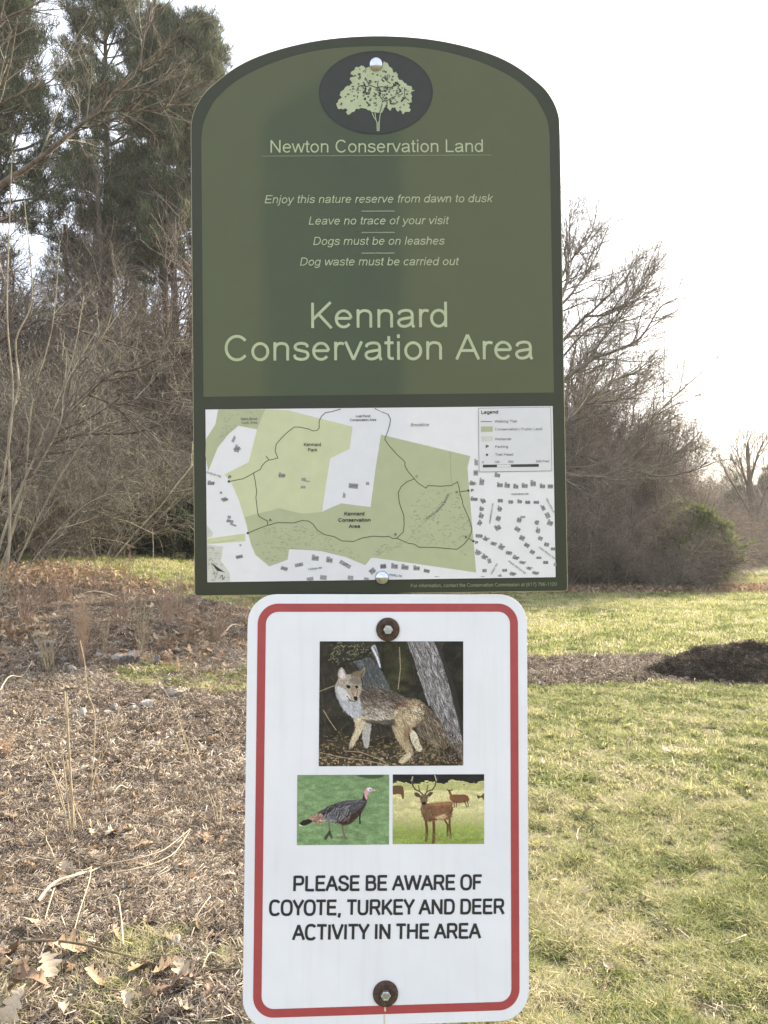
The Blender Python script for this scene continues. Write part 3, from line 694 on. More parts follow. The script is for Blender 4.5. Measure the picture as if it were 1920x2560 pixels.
q.ribbon(rrect(-.141 + bw / 2, bw / 2, .141 - bw / 2, .4309 - bw / 2, .0175), bw, .00025, True); q.build('border_band', m_red, ws)
din = {'P': 640, 'L': 560, 'E': 600, 'A': 650, 'S': 610, 'B': 650, 'W': 930, 'R': 650, 'O': 650, 'F': 580, 'C': 640, 'Y': 590, 'T': 560, ',': 260, 'U': 660, 'K': 640, 'N': 690, 'D': 650, 'I': 260, 'V': 610, 'H': 690}
sw = 4.275e-4
for (txt, a, b) in (('PLEASE BE AWARE OF', (733, 2227.4), (1204, 2223.6)), ('COYOTE, TURKEY AND DEER', (673.6, 2288.3), (1259.5, 2284)), ('ACTIVITY IN THE AREA', (733, 2349.4), (1199.5, 2345))):
    q = Flat(); write(q, txt, Wp(*a), Wp(*b), 36.3 * sw, 6.6 * sw, .0003, 0, 2.7, din, 2, 250)
    q.build('lettering', m_black, ws, label='line reading "%s"' % txt)
q = Flat(); c = Wp(963, 2520)
q.ribbon([Wp(963, 2511), Wp(962.5, 2520), Wp(963, 2528)], .002, .00032); q.ribbon([Wp(960.5, 2537), Wp(961, 2560), Wp(960.5, 2580)], .0016, .00032); q.build('rust_stain', m_stain, ws)
for (u, v, r_) in ((969.5, 1573.4, .0127), (963.7, 2483, .0133)):
    c = Wp(u, v)
    w_ = lathe('washer', [(r_, .0), (r_, .0018), (r_ - .0005, .0023), (.0062, .0024), (.006, .0021), (.0, .0021)], 40, m_rust, ws, c, label='round rusty washer under the hex bolt')
    lathe('hex_bolt', [(.0053, .0022), (.0053, .0060), (.0046, .0068), (.0034, .0069), (.0031, .0066), (0, .0066)], 6, m_hex, w_, c).data.polygons.foreach_set('use_smooth', np.zeros(30, bool))

# ------------------------------------------------------------------ wildlife pictures: painted dot by dot into point colours of a fine grid
class Paint:
    def __init__(s, x0, y0, x1, y1, W, seed):
        s.W = W; s.k = W / (x1 - x0); s.H = int(round((y1 - y0) * s.k)); s.o = (x0, y0)
        s.a = np.zeros((s.H, s.W, 3)); s.r = np.random.default_rng(seed)
        s.yy, s.xx = np.mgrid[0:s.H, 0:s.W]
        s.X = s.xx / s.k + x0; s.Y = s.yy / s.k + y0
    def pip(s, poly):
        m = np.zeros((s.H, s.W), bool); n = len(poly); j = n - 1
        for i in range(n):
            xi, yi = poly[i]; xj, yj = poly[j]
            if yi != yj:
                c = ((yi > s.Y) != (yj > s.Y)) & (s.X < (xj - xi) * (s.Y - yi) / (yj - yi) + xi); m ^= c
            j = i
        return m
    def blur(s, m, n):
        m = m.astype(float)
        for _ in range(n):
            m[1:-1, 1:-1] = (m[1:-1, 1:-1] * 4 + m[:-2, 1:-1] + m[2:, 1:-1] + m[1:-1, :-2] + m[1:-1, 2:]) / 8
        return m
    def fill(s, poly, col, soft=1, smooth=True, op=1.0):
        if smooth: poly = [tuple(p) for p in catmull(poly, 4, True)]
        m = s.blur(s.pip(poly), soft)[..., None] * op
        s.a = s.a * (1 - m) + np.array(col, float) * m
        return m[..., 0] > .5
    def line(s, x0, y0, x1, y1, col, w, op=1.0):
        dx, dy = x1 - x0, y1 - y0; L2 = dx * dx + dy * dy + 1e-9; pad = w + 2 / s.k
        i0 = max(int((min(x0, x1) - pad - s.o[0]) * s.k), 0); i1 = min(int((max(x0, x1) + pad - s.o[0]) * s.k) + 2, s.W)
        j0 = max(int((min(y0, y1) - pad - s.o[1]) * s.k), 0); j1 = min(int((max(y0, y1) + pad - s.o[1]) * s.k) + 2, s.H)
        if i0 >= i1 or j0 >= j1: return
        X = s.X[j0:j1, i0:i1]; Y = s.Y[j0:j1, i0:i1]
        t = np.clip(((X - x0) * dx + (Y - y0) * dy) / L2, 0, 1); d = np.hypot(X - x0 - t * dx, Y - y0 - t * dy)
        m = np.clip((w / 2 - d) * s.k + .5, 0, 1)[..., None] * op
        s.a[j0:j1, i0:i1] = s.a[j0:j1, i0:i1] * (1 - m) + np.array(col, float) * m
    def path(s, pts, col, w, op=1.0):
        for a, b in zip(pts, pts[1:]): s.line(*a, *b, col, w, op)
    def fur(s, mask, n, L, ang, spread, amp, w=4, tint=(1, 1, 1)):
        js, is_ = np.nonzero(mask)
        if not len(js): return
        for k in s.r.integers(0, len(js), n):
            x, y = s.X[js[k], is_[k]], s.Y[js[k], is_[k]]; c = s.a[js[k], is_[k]] * (1 + s.r.uniform(-amp, amp)) * np.array(tint)
            t = ang + s.r.normal(0, spread); l = L * s.r.uniform(.5, 1.2)
            s.line(x, y, x + l * math.cos(t), y + l * math.sin(t), c, w, .7)
    def noise(s, amp, sc1=.05):
        n = fbm(s.X * sc1, s.Y * sc1, 5) - .5; s.a *= (1 + amp * 2 * n)[..., None]
    def build(s, name, quad, parent, z, label):
        a = np.clip(s.a / 255, 0, 1); bl = a.copy()
        for c_ in range(3): bl[..., c_] = s.blur(a[..., c_], 4)
        a = a + (a - bl) * .45; a = a * .78 + a.mean(-1, keepdims=True) * .22; a = np.clip((a - .45) * 1.12 + .43, .06, 1); a = np.where(a <= .04045, a / 12.92, ((a + .055) / 1.055) ** 2.4) * 1.05
        H, W = s.H, s.W; q = [np.array(p) for p in quad]
        t = np.linspace(0, 1, W + 1)[None, :, None]; v = np.linspace(0, 1, H + 1)[:, None, None]
        g = (q[0] * (1 - t) + q[1] * t) * (1 - v) + (q[3] * (1 - t) + q[2] * t) * v
        V = np.concatenate([g, np.full((H + 1, W + 1, 1), z)], -1).reshape(-1, 3)
        i = np.arange((H + 1) * (W + 1)).reshape(H + 1, W + 1)
        F = np.stack([i[:-1, :-1], i[1:, :-1], i[1:, 1:], i[:-1, 1:]], -1).reshape(-1, 4)
        m, nt, b = newmat(name + '_print'); at_ = N(nt, 'ShaderNodeAttribute', attribute_name='ink')
        nt.links.new(at_.outputs[0], b.inputs['Base Color']); b.inputs['Roughness'].default_value = .4; b.inputs['Specular IOR Level'].default_value = .35
        me = mesh_np(name, V, F, m)
        ca = me.color_attributes.new('ink', 'FLOAT_COLOR', 'POINT')
        pa = np.pad(a, ((0, 1), (0, 1), (0, 0)), 'edge'); rgba = np.concatenate([pa, np.ones((H + 1, W + 1, 1))], -1)
        ca.data.foreach_set('color', rgba.astype(np.float32).ravel())
        return obj(name, me, parent, label=label)
W6 = lambda x, y: Wp(600 + x / 2.0108, 1460 + y / 2.0108)

# coyote among trees
p = Paint(205, 288, 1445, 1360, 250, 1)
n = fbm(p.X * .012, p.Y * .02, 2); p.a[:] = np.array((50, 48, 42.)) * (.55 + .9 * n)[..., None]
m = (p.X > 760) & (p.X < 1000) & (p.Y < 720); p.a[m] = p.a[m] * (1.15, 1.18, .95)
p.a[(p.X > 1270)] *= .8
for _ in range(260):      # grass stalks and twigs in the dark behind
    x, y = p.r.uniform(205, 1445), p.r.uniform(330, 1100); t = p.r.normal(-1.5, .5); l = p.r.uniform(30, 160); c = p.r.uniform(60, 120)
    p.line(x, y, x + l * math.cos(t), y + l * math.sin(t), (c, c * .93, c * .78), 4, .5)
for _ in range(90):       # leaves upper left
    x, y = p.r.uniform(300, 640), p.r.uniform(300, 480); c = p.r.uniform(80, 150)
    p.line(x, y, x + p.r.uniform(-25, 25), y + p.r.uniform(-20, 20), (c, c * .95, c * .72), 9, .7)
mk = p.fill([(500,450),(560,440),(640,430),(720,520),(790,640),(800,700),(650,700),(590,690),(560,560)], (84, 88, 90)); p.fur(mk, 300, 30, 1.3, .3, .4, 6)
p.path([(380,480),(470,455),(560,440),(640,370),(700,310)], (32, 28, 28), 12)
p.fill([(645,350),(665,322),(690,335),(730,500),(718,515),(680,420)], (150, 154, 164)); p.path([(655,345),(700,430),(722,505)], (200, 202, 208), 9); p.path([(672,335),(715,430)], (96, 98, 106), 6)
tk = [(955,288),(1190,288),(1265,480),(1330,700),(1400,950),(1440,1150),(1440,1300),(1330,1180),(1230,960),(1130,800),(1060,600),(1010,430)]
mk = p.fill(tk, (122, 118, 120), 1, False)
for _ in range(900):
    js, is_ = np.nonzero(mk); k = p.r.integers(0, len(js)); x, y = p.X[js[k], is_[k]], p.Y[js[k], is_[k]]; c = p.r.choice((62, 85, 150, 185)) * p.r.uniform(.85, 1.1)
    l = p.r.uniform(15, 60); t = 1.27 + p.r.normal(0, .12); p.line(x, y, x + l * math.cos(t), y + l * math.sin(t), (c, c * .97, c * .98), 5, .7)
p.fill([(1190,288),(1225,288),(1380,700),(1440,1000),(1440,1150),(1330,700),(1265,480)], (58, 56, 56), 1, False, .7)
gm = p.Y > 1150 + 30 * np.sin(p.X / 90); p.a[gm] = p.a[gm] * .6 + np.array((92, 76, 60.)) * .4
for _ in range(900):
    y = 1060 + 300 * p.r.uniform(0, 1) ** .7; x = p.r.uniform(205, 1445); f_ = max(0, (y - 1080) / 280); c = p.r.uniform(40, 130 + 110 * f_) * (.85 if x > 1000 else 1); l = p.r.uniform(8, 34); t = p.r.uniform(0, 6.3)
    p.line(x, y, x + l * math.cos(t), y + l * math.sin(t) * .5, (c, c * p.r.uniform(.78, .92), c * p.r.uniform(.55, .75)), 7, .8)
for st in ([(205,1240),(400,1285),(600,1310),(800,1355)], [(420,1230),(560,1240),(720,1300),(800,1350)], [(240,880),(300,980),(350,1050)], [(205,720),(330,670)], [(890,340),(900,520),(880,700)]): p.path(st, (175, 155, 125), 7, .8)
BR = (98, 88, 80)
p.fill([(600,1000),(650,990),(642,1090),(630,1190),(600,1205),(580,1150),(575,1080)], (165, 160, 155))
mk = p.fill([(980,1040),(1040,1080),(1070,1170),(1092,1215),(1055,1240),(1010,1180),(985,1110)], (200, 188, 165))
tl = p.fill([(1050,800),(1140,860),(1215,940),(1275,1040),(1322,1150),(1335,1235),(1305,1292),(1250,1275),(1195,1205),(1120,1140),(1050,1080),(1030,980)], (112, 98, 84)); p.fur(tl, 700, 40, 1.0, .25, .45, 5)
p.fill([(1240,1200),(1320,1170),(1330,1240),(1300,1290),(1250,1275)], (48, 42, 38), 3)
tor = [(520,760),(570,690),(640,668),(720,690),(800,705),(880,735),(960,780),(1050,790),(1100,860),(1080,960),(1000,1020),(900,1005),(800,1010),(700,1000),(620,980),(530,950),(490,900),(490,820)]
body = p.fill(tor, BR)
low = body & (p.Y > 850 + .05 * (p.X - 500)); p.a[low] = np.array((160, 150, 136.)); ml = p.blur(low, 8)[..., None]
mid = (body & (p.Y > 800)); p.a[mid & ~low] = np.array((120, 108, 95.))
for _ in range(5):
    b_ = p.a.copy()
    for ch in range(3): b_[..., ch] = p.blur(p.a[..., ch], 2)
    p.a[body] = b_[body]
p.fill([(900,800),(980,785),(1060,800),(1100,870),(1080,950),(1000,980),(900,960),(850,890)], (166, 144, 110), 7, True, .9)
p.fill([(1000,860),(1060,850),(1065,940),(1020,1000),(985,950)], (192, 182, 158), 6, True, .8)
p.fill([(840,800),(930,790),(930,860),(880,890),(835,860)], (102, 76, 68), 5, True, .9)
p.fill([(620,690),(760,715),(900,770),(820,800),(680,790),(590,760)], (84, 74, 68), 5, True, .7)
hl = p.fill([(825,900),(900,850),(1000,900),(1050,960),(1010,1030),(965,1090),(985,1170),(1012,1235),(985,1285),(950,1240),(895,1170),(850,1090),(825,1000)], (168, 148, 118), 2)
p.fill([(930,1040),(990,1030),(975,1110),(940,1150)], (128, 100, 76), 5, True, .8)
p.fill([(885,1325),(935,1268),(985,1245),(990,1290),(935,1335)], (196, 180, 148))
fl_ = p.fill([(505,930),(620,950),(605,1000),(560,1080),(520,1150),(497,1192),(465,1185),(485,1110),(515,1030)], (190, 172, 142), 2)
p.fur(body, 3600, 26, .5, .45, .36, 3.5); p.fur(hl, 800, 24, 1.3, .35, .22, 3.5); p.fur(fl_, 260, 24, 1.8, .3, .14, 4)
for _ in range(900):
    js, is_ = np.nonzero(body); k = p.r.integers(0, len(js)); x, y = p.X[js[k], is_[k]], p.Y[js[k], is_[k]]
    if y > 930: continue
    c = p.r.choice((38, 52, 150, 190), p=(.35, .3, .2, .15)); l = p.r.uniform(8, 20); t = .45 + p.r.normal(0, .4); p.line(x, y, x + l * math.cos(t), y + l * math.sin(t), (c, c * .92, c * .84), 3.2, .45)
for _ in range(500):
    js, is_ = np.nonzero(tl); k = p.r.integers(0, len(js)); x, y = p.X[js[k], is_[k]], p.Y[js[k], is_[k]]; c = p.r.choice((50, 70, 150)); l = p.r.uniform(12, 34); t = 1.0 + p.r.normal(0, .3); p.line(x, y, x + l * math.cos(t), y + l * math.sin(t), (c, c * .88, c * .76), 3.5, .5)
ch_ = p.fill([(350,650),(342,720),(370,800),(410,870),(500,950),(560,920),(560,820),(530,740),(450,680)], (164, 164, 170), 2); p.fur(ch_, 500, 26, 1.2, .4, .16, 4)
hd = p.fill([(372,610),(348,655),(352,720),(400,770),(450,795),(500,808),(535,795),(548,755),(568,710),(568,650),(545,600),(490,575),(420,580)], (152, 142, 130), 1); p.fur(hd, 500, 16, 1.8, .5, .2, 4)
p.fill([(480,600),(550,600),(565,650),(530,660),(470,640)], (118, 104, 92), 4, True, .8)
p.fill([(455,700),(510,690),(545,700),(545,760),(520,790),(490,775),(460,740)], (170, 150, 124), 3)
p.path([(478, 700), (490, 740), (505, 768)], (120, 100, 84), 9, .7); p.path([(530, 700), (528, 740), (522, 765)], (120, 100, 84), 8, .7); p.fill([(470, 690), (505, 650), (530, 690), (515, 720), (490, 720)], (140, 124, 106), 5, True, .8)
p.fill([(350,680),(420,700),(470,770),(430,800),(380,770)], (188, 186, 188), 4)
p.fill([(368,612),(366,545),(393,513),(425,550),(442,610),(405,625)], (168, 150, 138)); p.fill([(382,600),(380,555),(395,532),(415,565),(425,605)], (196, 186, 190))
p.fill([(535,610),(548,568),(592,512),(592,560),(560,605)], (150, 130, 108)); p.fill([(548,600),(560,570),(585,530),(582,560),(562,596)], (92, 78, 68), 1); p.fill([(470,590),(500,552),(560,545),(545,590)], (120, 104, 90), 3)
p.fill([(430,672),(452,664),(474,682),(452,696)], (22, 20, 20), 0); p.fill([(508,680),(523,668),(541,684),(524,697)], (22, 20, 20), 0)
p.fill([(494,768),(515,762),(534,772),(526,794),(506,796)], (14, 14, 16), 0)
p.path([(440,760),(470,800),(505,806),(530,796)], (60, 48, 44), 6)
for _ in range(120):
    x, y = p.r.uniform(860, 1300), p.r.uniform(1150, 1330); t = -1.2 + p.r.normal(0, .5); l = p.r.uniform(20, 80); p.line(x, y, x + l * math.cos(t), y + l * math.sin(t), (150, 132, 96), 3.5, .7)
bl = p.blur(p.pip([(560, 960), (640, 1000), (800, 1025), (850, 1010), (860, 960), (700, 970)]), 5)[..., None] * .45; p.a *= 1 - bl
p.a *= p.r.uniform(.88, 1.12, (p.H, p.W, 1))
p.build('coyote_photo', [W6(401, 288), W6(1122, 288), W6(1122, 912), W6(396, 916)], ws, .0003, 'printed photo of a coyote looking back among tree trunks')

# turkey on grass
p = Paint(73, 118, 807, 678, 168, 2)
n = fbm(p.X * .02, p.Y * .05, 4); p.a[:] = np.array((122, 152, 104.)) * (.78 + .42 * n)[..., None]
t_ = np.clip((230 - p.Y) / 110, 0, 1)[..., None] * .6; p.a = p.a * (1 - t_) + np.array((112, 140, 98.)) * t_
for _ in range(1800):
    x, y = p.r.uniform(73, 807), p.r.uniform(150, 678); c = p.r.uniform(.75, 1.22); p.line(x, y, x + p.r.uniform(-6, 6), y - p.r.uniform(3, 10), (120 * c, 154 * c, 102 * c), 4, .5)
p.fill([(545,120),(750,118),(745,140),(640,150)], (62, 86, 55), 3, True, .8)
for a, b, c, w in (((325, 490), (332, 560), (336, 610), 13), ((430, 500), (440, 570), (460, 630), 14)): p.path([a, b, c], (118, 100, 96), w)
p.path([(332, 575), (300, 625)], (52, 62, 48), 22, .8); p.path([(336, 580), (350, 620)], (60, 66, 52), 18, .7); p.path([(455, 615), (480, 632)], (110, 95, 90), 7); p.path([(440, 600), (425, 622)], (110, 95, 90), 6)
bd = p.fill([(225,440),(290,395),(370,350),(460,322),(560,322),(605,300),(632,318),(612,370),(570,430),(525,490),(455,520),(390,505),(300,490),(230,490)], (86, 84, 92), 1)
p.fill([(390,470),(480,440),(560,400),(625,330),(600,400),(525,490),(455,520),(400,500)], (66, 50, 46), 4)
p.fill([(240,420),(380,352),(350,400),(280,445)], (46, 44, 48), 3); tf = p.fill([(150,480),(200,440),(270,425),(300,490),(230,502)], (150, 118, 104), 2); p.fur(tf, 90, 26, 2.6, .3, .5, 4)
for _ in range(150):
    x, y = p.r.uniform(290, 500), p.r.uniform(360, 475); c = p.r.choice((40, 120, 160)); p.line(x, y, x - p.r.uniform(15, 40), y + p.r.uniform(10, 30), (c, c, c * 1.06), 3.5, .6)
for x in range(260, 390, 14): p.line(x, 488, x + 10, 478, (190, 182, 170), 5, .8)
p.path([(180,490),(215,450),(235,440)], (180, 150, 120), 6); p.fill([(92,512),(108,490),(150,472),(188,478),(185,500),(135,522),(100,522)], (48, 44, 46), 1); p.path([(92,512),(100,522),(112,524)], (220, 215, 205), 6)
p.fur(bd, 700, 16, 2.6, .3, .45, 3.2)
for i in range(26):
    x = 300 + i * 8; y = 395 + 30 * math.sin(i * .5) + i * 1.2; p.line(x, y, x - 16, y + 42, (168, 166, 170) if i % 2 else (44, 42, 46), 4, .7)
p.fill([(596,318),(604,270),(622,262),(640,300),(628,322)], (70, 48, 50), 1); p.fill([(618,312),(606,262),(618,235),(645,218),(672,228),(670,250),(645,262),(634,290),(632,316)], (204, 150, 158), 1)
p.fill([(630,226),(655,220),(668,232),(650,246),(632,244)], (200, 205, 222), 1); p.line(652, 238, 657, 239, (25, 22, 25), 8); p.path([(668, 238), (692, 246)], (190, 175, 165), 8); p.path([(672, 236), (684, 226)], (170, 120, 120), 5)
p.path([(576, 420), (572, 470), (574, 508)], (38, 38, 38), 12)
p.a *= p.r.uniform(.94, 1.06, (p.H, p.W, 1))
p.build('turkey_photo', [W6(288, 960), W6(750, 958), W6(749, 1309), W6(286, 1312)], ws, .0003, 'printed photo of a wild turkey walking on green grass')

# deer in a meadow
p = Paint(836, 114, 1564, 671, 168, 3)
n = fbm(p.X * .02, p.Y * .05, 6); t_ = np.clip((p.Y - 430) / 160 + (n - .5) * 1.2, 0, 1)[..., None]
p.a[:] = (np.array((198, 190, 132.)) * (1 - t_) + np.array((140, 156, 74.)) * t_) * (.82 + .36 * n)[..., None]
m = p.Y < 178 + 14 * np.sin(p.X / 37) + 10 * (n - .5) * 6; p.a[m] = np.array((40, 42, 44.)) * (.7 + .7 * n[m])[:, None]; gb = (p.Y > 178) & (p.Y < 240) & ~m; p.a[gb] = p.a[gb] * .6 + np.array((150, 160, 84.)) * .4
for _ in range(1500):
    x, y = p.r.uniform(836, 1564), p.r.uniform(185, 671); j = min(int((y - 114) * p.k), p.H - 1); i = min(int((x - 836) * p.k), p.W - 1); c = p.a[j, i] * p.r.uniform(.8, 1.22); p.line(x, y, x + p.r.uniform(-5, 5), y - p.r.uniform(5, 20), c, 4, .5)
BN = (128, 90, 64)
p.fill([(836,208),(905,206),(922,232),(926,300),(912,308),(896,272),(836,272)], (112, 82, 60), 1)
p.fill([(1290,285),(1400,276),(1440,298),(1430,335),(1320,342)], (128, 86, 60), 1); p.path([(1325,330),(1325,378)], (104, 70, 48), 8); p.path([(1342,330),(1340,375)], (104, 70, 48), 8); p.path([(1405,325),(1425,378)], (104, 70, 48), 8); p.path([(1430,320),(1438,372)], (104, 70, 48), 7)
p.path([(1312,310),(1290,262)], (140, 88, 56), 20); p.path([(1290,262),(1284,246)], (130, 90, 62), 18); p.path([(1266,236),(1284,246),(1310,238)], (90, 66, 46), 8)
p.fill([(1508,282),(1535,290),(1564,265),(1564,318),(1540,300),(1515,312)], (96, 76, 60), 1)
for st, w in (([(1096,460),(1108,560),(1102,645)], 22), ([(1160,470),(1164,560),(1158,660)], 22), ([(1240,465),(1272,520),(1272,605)], 15), ([(1288,440),(1288,520),(1296,625)], 17)): p.path(st, (104, 74, 52), w)
bd = p.fill([(1068,372),(1120,348),(1200,342),(1290,333),(1312,360),(1306,430),(1290,470),(1240,478),(1180,484),(1120,492),(1085,462),(1066,420)], BN, 1)
p.fill([(1175,455),(1260,430),(1262,462),(1185,480)], (196, 170, 128), 3, True, .8); p.fill([(1130,345),(1290,336),(1300,356),(1140,368)], (176, 120, 78), 3, True, .7)
nk = p.fill([(1066,355),(1112,350),(1140,400),(1130,480),(1090,472),(1064,420)], (116, 88, 66), 3); p.fur(bd, 500, 18, .2, .4, .24, 3.5)
for st in ([(1085,462),(1130,478),(1180,476)], [(1262,440),(1300,420),(1310,380)], [(1066,420),(1090,465)]): p.path(st, (80, 56, 40), 12, .5); p.fur(nk, 80, 20, 1.5, .3, .25, 4)
p.fill([(1052,285),(1110,280),(1112,320),(1100,358),(1072,360),(1054,325)], (118, 98, 78), 1); p.fill([(1008,264),(1035,262),(1058,290),(1035,298),(1014,284)], (94, 74, 58), 1); p.fill([(1152,256),(1128,258),(1104,286),(1130,292),(1148,276)], (94, 74, 58), 1)
p.fill([(1070,338),(1098,336),(1096,356),(1074,358)], (40, 34, 32), 1); p.line(1066, 302, 1070, 303, (20, 18, 18), 7); p.line(1096, 300, 1100, 300, (20, 18, 18), 7)
AN = (96, 80, 60)
for st, w in (([(1075,276),(1050,252),(1015,236),(995,205),(985,165),(994,132)], 11), ([(1050,252),(1040,205)], 8), ([(990,180),(975,158)], 6), ([(992,165),(1002,140)], 5), ([(1092,275),(1112,250),(1150,238),(1172,205),(1182,165),(1170,122)], 11), ([(1104,258),(1114,204)], 8), ([(1180,175),(1196,152)], 6), ([(1178,160),(1192,138)], 5)): p.path(st, AN, w)
p.path([(986,165),(994,132)], (190, 190, 190), 5); p.path([(1182,165),(1170,122)], (190, 190, 190), 5)
for _ in range(110):
    x, y = p.r.uniform(1060, 1330), p.r.uniform(590, 660); p.line(x, y, x + p.r.uniform(-5, 5), y - p.r.uniform(8, 26), (128 * p.r.uniform(.8, 1.2), 144 * p.r.uniform(.85, 1.15), 70), 4, .7)
p.a *= p.r.uniform(.94, 1.06, (p.H, p.W, 1))
p.build('deer_photo', [W6(768, 957), W6(1227, 956), W6(1227, 1306), W6(767, 1307)], ws, .0003, 'printed photo of a red stag and other deer in a meadow')

# ------------------------------------------------------------------ the post
m_post = simple('weathered_post_wood', (.06, .05, .04, 1), (.16, .135, .105, 1), 14, .9, .4, 0, (6, 6, .5))
pc = P(932, 1480, .8425 + .0485)
bm = bmesh.new(); bmesh.ops.create_cube(bm, size=1)
for v_ in bm.verts: v_.co = Vector((v_.co.x * .086, v_.co.y * .086, (v_.co.z + .5) * 2.395))
bmesh.ops.bevel(bm, geom=list(bm.edges), offset=.004, segments=2, affect='EDGES')
po = bm_obj('sign_post', bm, m_post, label='square weathered wooden post standing behind both signs', cat='post'); po.location = (pc[0], pc[1], -.38)

# ------------------------------------------------------------------ wood, leaves, needles
def bark(name, c0, c1, scale=9, vary=0):
    m = simple(name, c0, c1, scale, .9, .5, 0, (3, 3, .6))
    if vary:                                    # every twig has its own shade: shaded brown, grey, lichen-pale
        nt = m.node_tree; b = nt.nodes['Principled BSDF']; c = b.inputs['Base Color'].links[0].from_socket
        g = N(nt, 'ShaderNodeNewGeometry'); k = ramp(nt, g.outputs['Random Per Island'], [(0, (.35, .33, .32)), (.55, (.85, .84, .83)), (.85, (1.25, 1.25, 1.2)), (1, (1.9, 1.9, 1.75))])
        nt.links.new(mixc(nt, 1.0, c, k, 'MULTIPLY'), b.inputs['Base Color'])
    return m
m_twig = bark('grey_brown_twig_bark', (.125, .112, .092, 1), (.27, .245, .20, 1), 5, 1)
m_pale = bark('pale_stem_bark', (.20, .175, .13, 1), (.42, .37, .28, 1), 7, 1)
m_limb = bark('dark_limb_bark', (.07, .056, .046, 1), (.18, .145, .115, 1), 7)
m_fartwig = bark('far_brown_twig_bark', (.15, .125, .105, 1), (.30, .25, .21, 1), 3, 1)
m_pinebark = bark('pine_trunk_bark', (.07, .056, .047, 1), (.18, .145, .115, 1), 8)
m_needle = leafy('pine_needles', [(0, (.045, .06, .034)), (.5, (.085, .105, .058)), (.9, (.155, .175, .095)), (1, (.25, .21, .13))], None, None, .3)
m_cedar = leafy('cedar_sprays', [(0, (.06, .08, .03)), (.6, (.14, .17, .055)), (1, (.28, .28, .11))], None, None, .4)
m_fir = leafy('dark_evergreen_sprays', [(0, (.015, .035, .018)), (.6, (.03, .06, .03)), (1, (.05, .09, .04))], None, None, .25)
m_straw = simple('dry_straw_stalk', (.26, .20, .12, 1), (.50, .42, .28, 1), 20, .8)
m_straw2 = simple('pinkish_dry_grass', (.34, .22, .14, 1), (.55, .40, .27, 1), 20, .8)
m_redstem = simple('reddish_thin_stem', (.28, .18, .125, 1), (.44, .31, .22, 1), 20, .8)

def unit(a): return a / np.maximum(np.linalg.norm(a, axis=-1, keepdims=True), 1e-9)
R_ = np.random.default_rng(11)

def tubes(P_, Rad, sides):
    """P_ (m,n,3) polylines, Rad (m,n) radii -> verts, quads"""
    m, n, _ = P_.shape
    T_ = np.empty_like(P_); T_[:, 1:-1] = P_[:, 2:] - P_[:, :-2]; T_[:, 0] = P_[:, 1] - P_[:, 0]; T_[:, -1] = P_[:, -1] - P_[:, -2]
    T_ = unit(T_); ref = np.where(np.abs(T_[:, :1, 2:3]) > .9, np.array([1., 0, 0]), np.array([0, 0, 1.]))
    A = unit(np.cross(T_, np.broadcast_to(ref, T_.shape))); B = np.cross(T_, A)
    an = np.arange(sides) * 2 * np.pi / sides
    V = P_[:, :, None] + Rad[:, :, None, None] * (A[:, :, None] * np.cos(an)[:, None] + B[:, :, None] * np.sin(an)[:, None])
    idx = np.arange(m * n * sides).reshape(m, n, sides); nx_ = np.roll(idx, -1, 2)
    F_ = np.stack([idx[:, :-1], nx_[:, :-1], nx_[:, 1:], idx[:, 1:]], -1).reshape(-1, 4)
    return V.reshape(-1, 3), F_

def join(parts):
    V, F_, b = [], [], 0
    for v, f in parts: V.append(v); F_.append(f + b); b += len(v)
    return np.concatenate(V), np.concatenate(F_)

def spawn(P_, Rad, nch, t0, t1, length, ang, npt, rr_, wander=.12, up=0., seedr=R_, lvar=.4, taper=.35, lend=.5):
    """children along each polyline; lend: how much shorter those near the tip are"""
    m, n, _ = P_.shape
    t = (t0 + (t1 - t0) * (np.arange(nch) + seedr.uniform(0, 1, (m, nch))) / nch)
    f = t * (n - 1); i = np.clip(f.astype(int), 0, n - 2); fr = (f - i)[..., None]
    mi = np.arange(m)[:, None]
    base = P_[mi, i] * (1 - fr) + P_[mi, i + 1] * fr
    tan = unit(P_[mi, i + 1] - P_[mi, i]); rb = Rad[mi, i] * (1 - fr[..., 0]) + Rad[mi, i + 1] * fr[..., 0]
    rv = unit(seedr.normal(size=tan.shape)); per = unit(np.cross(tan, rv))
    a = np.radians(ang) * seedr.uniform(.6, 1.3, (m, nch))[..., None]
    d = unit(tan * np.cos(a) + per * np.sin(a)).reshape(-1, 3); base = base.reshape(-1, 3)
    L_ = (length * seedr.uniform(1 - lvar, 1 + lvar, (m, nch)) * (1 - lend * t)).reshape(-1)
    M_ = len(base); Q = np.empty((M_, npt, 3)); Q[:, 0] = base; st = (L_ / (npt - 1))[:, None]
    for k in range(1, npt):
        d = unit(d + seedr.normal(size=d.shape) * wander + np.array([0, 0, up])); Q[:, k] = Q[:, k - 1] + d * st
    r0 = np.minimum(rb.reshape(-1) * .8, rr_)[:, None]
    return Q, r0 * np.linspace(1, taper, npt)[None]

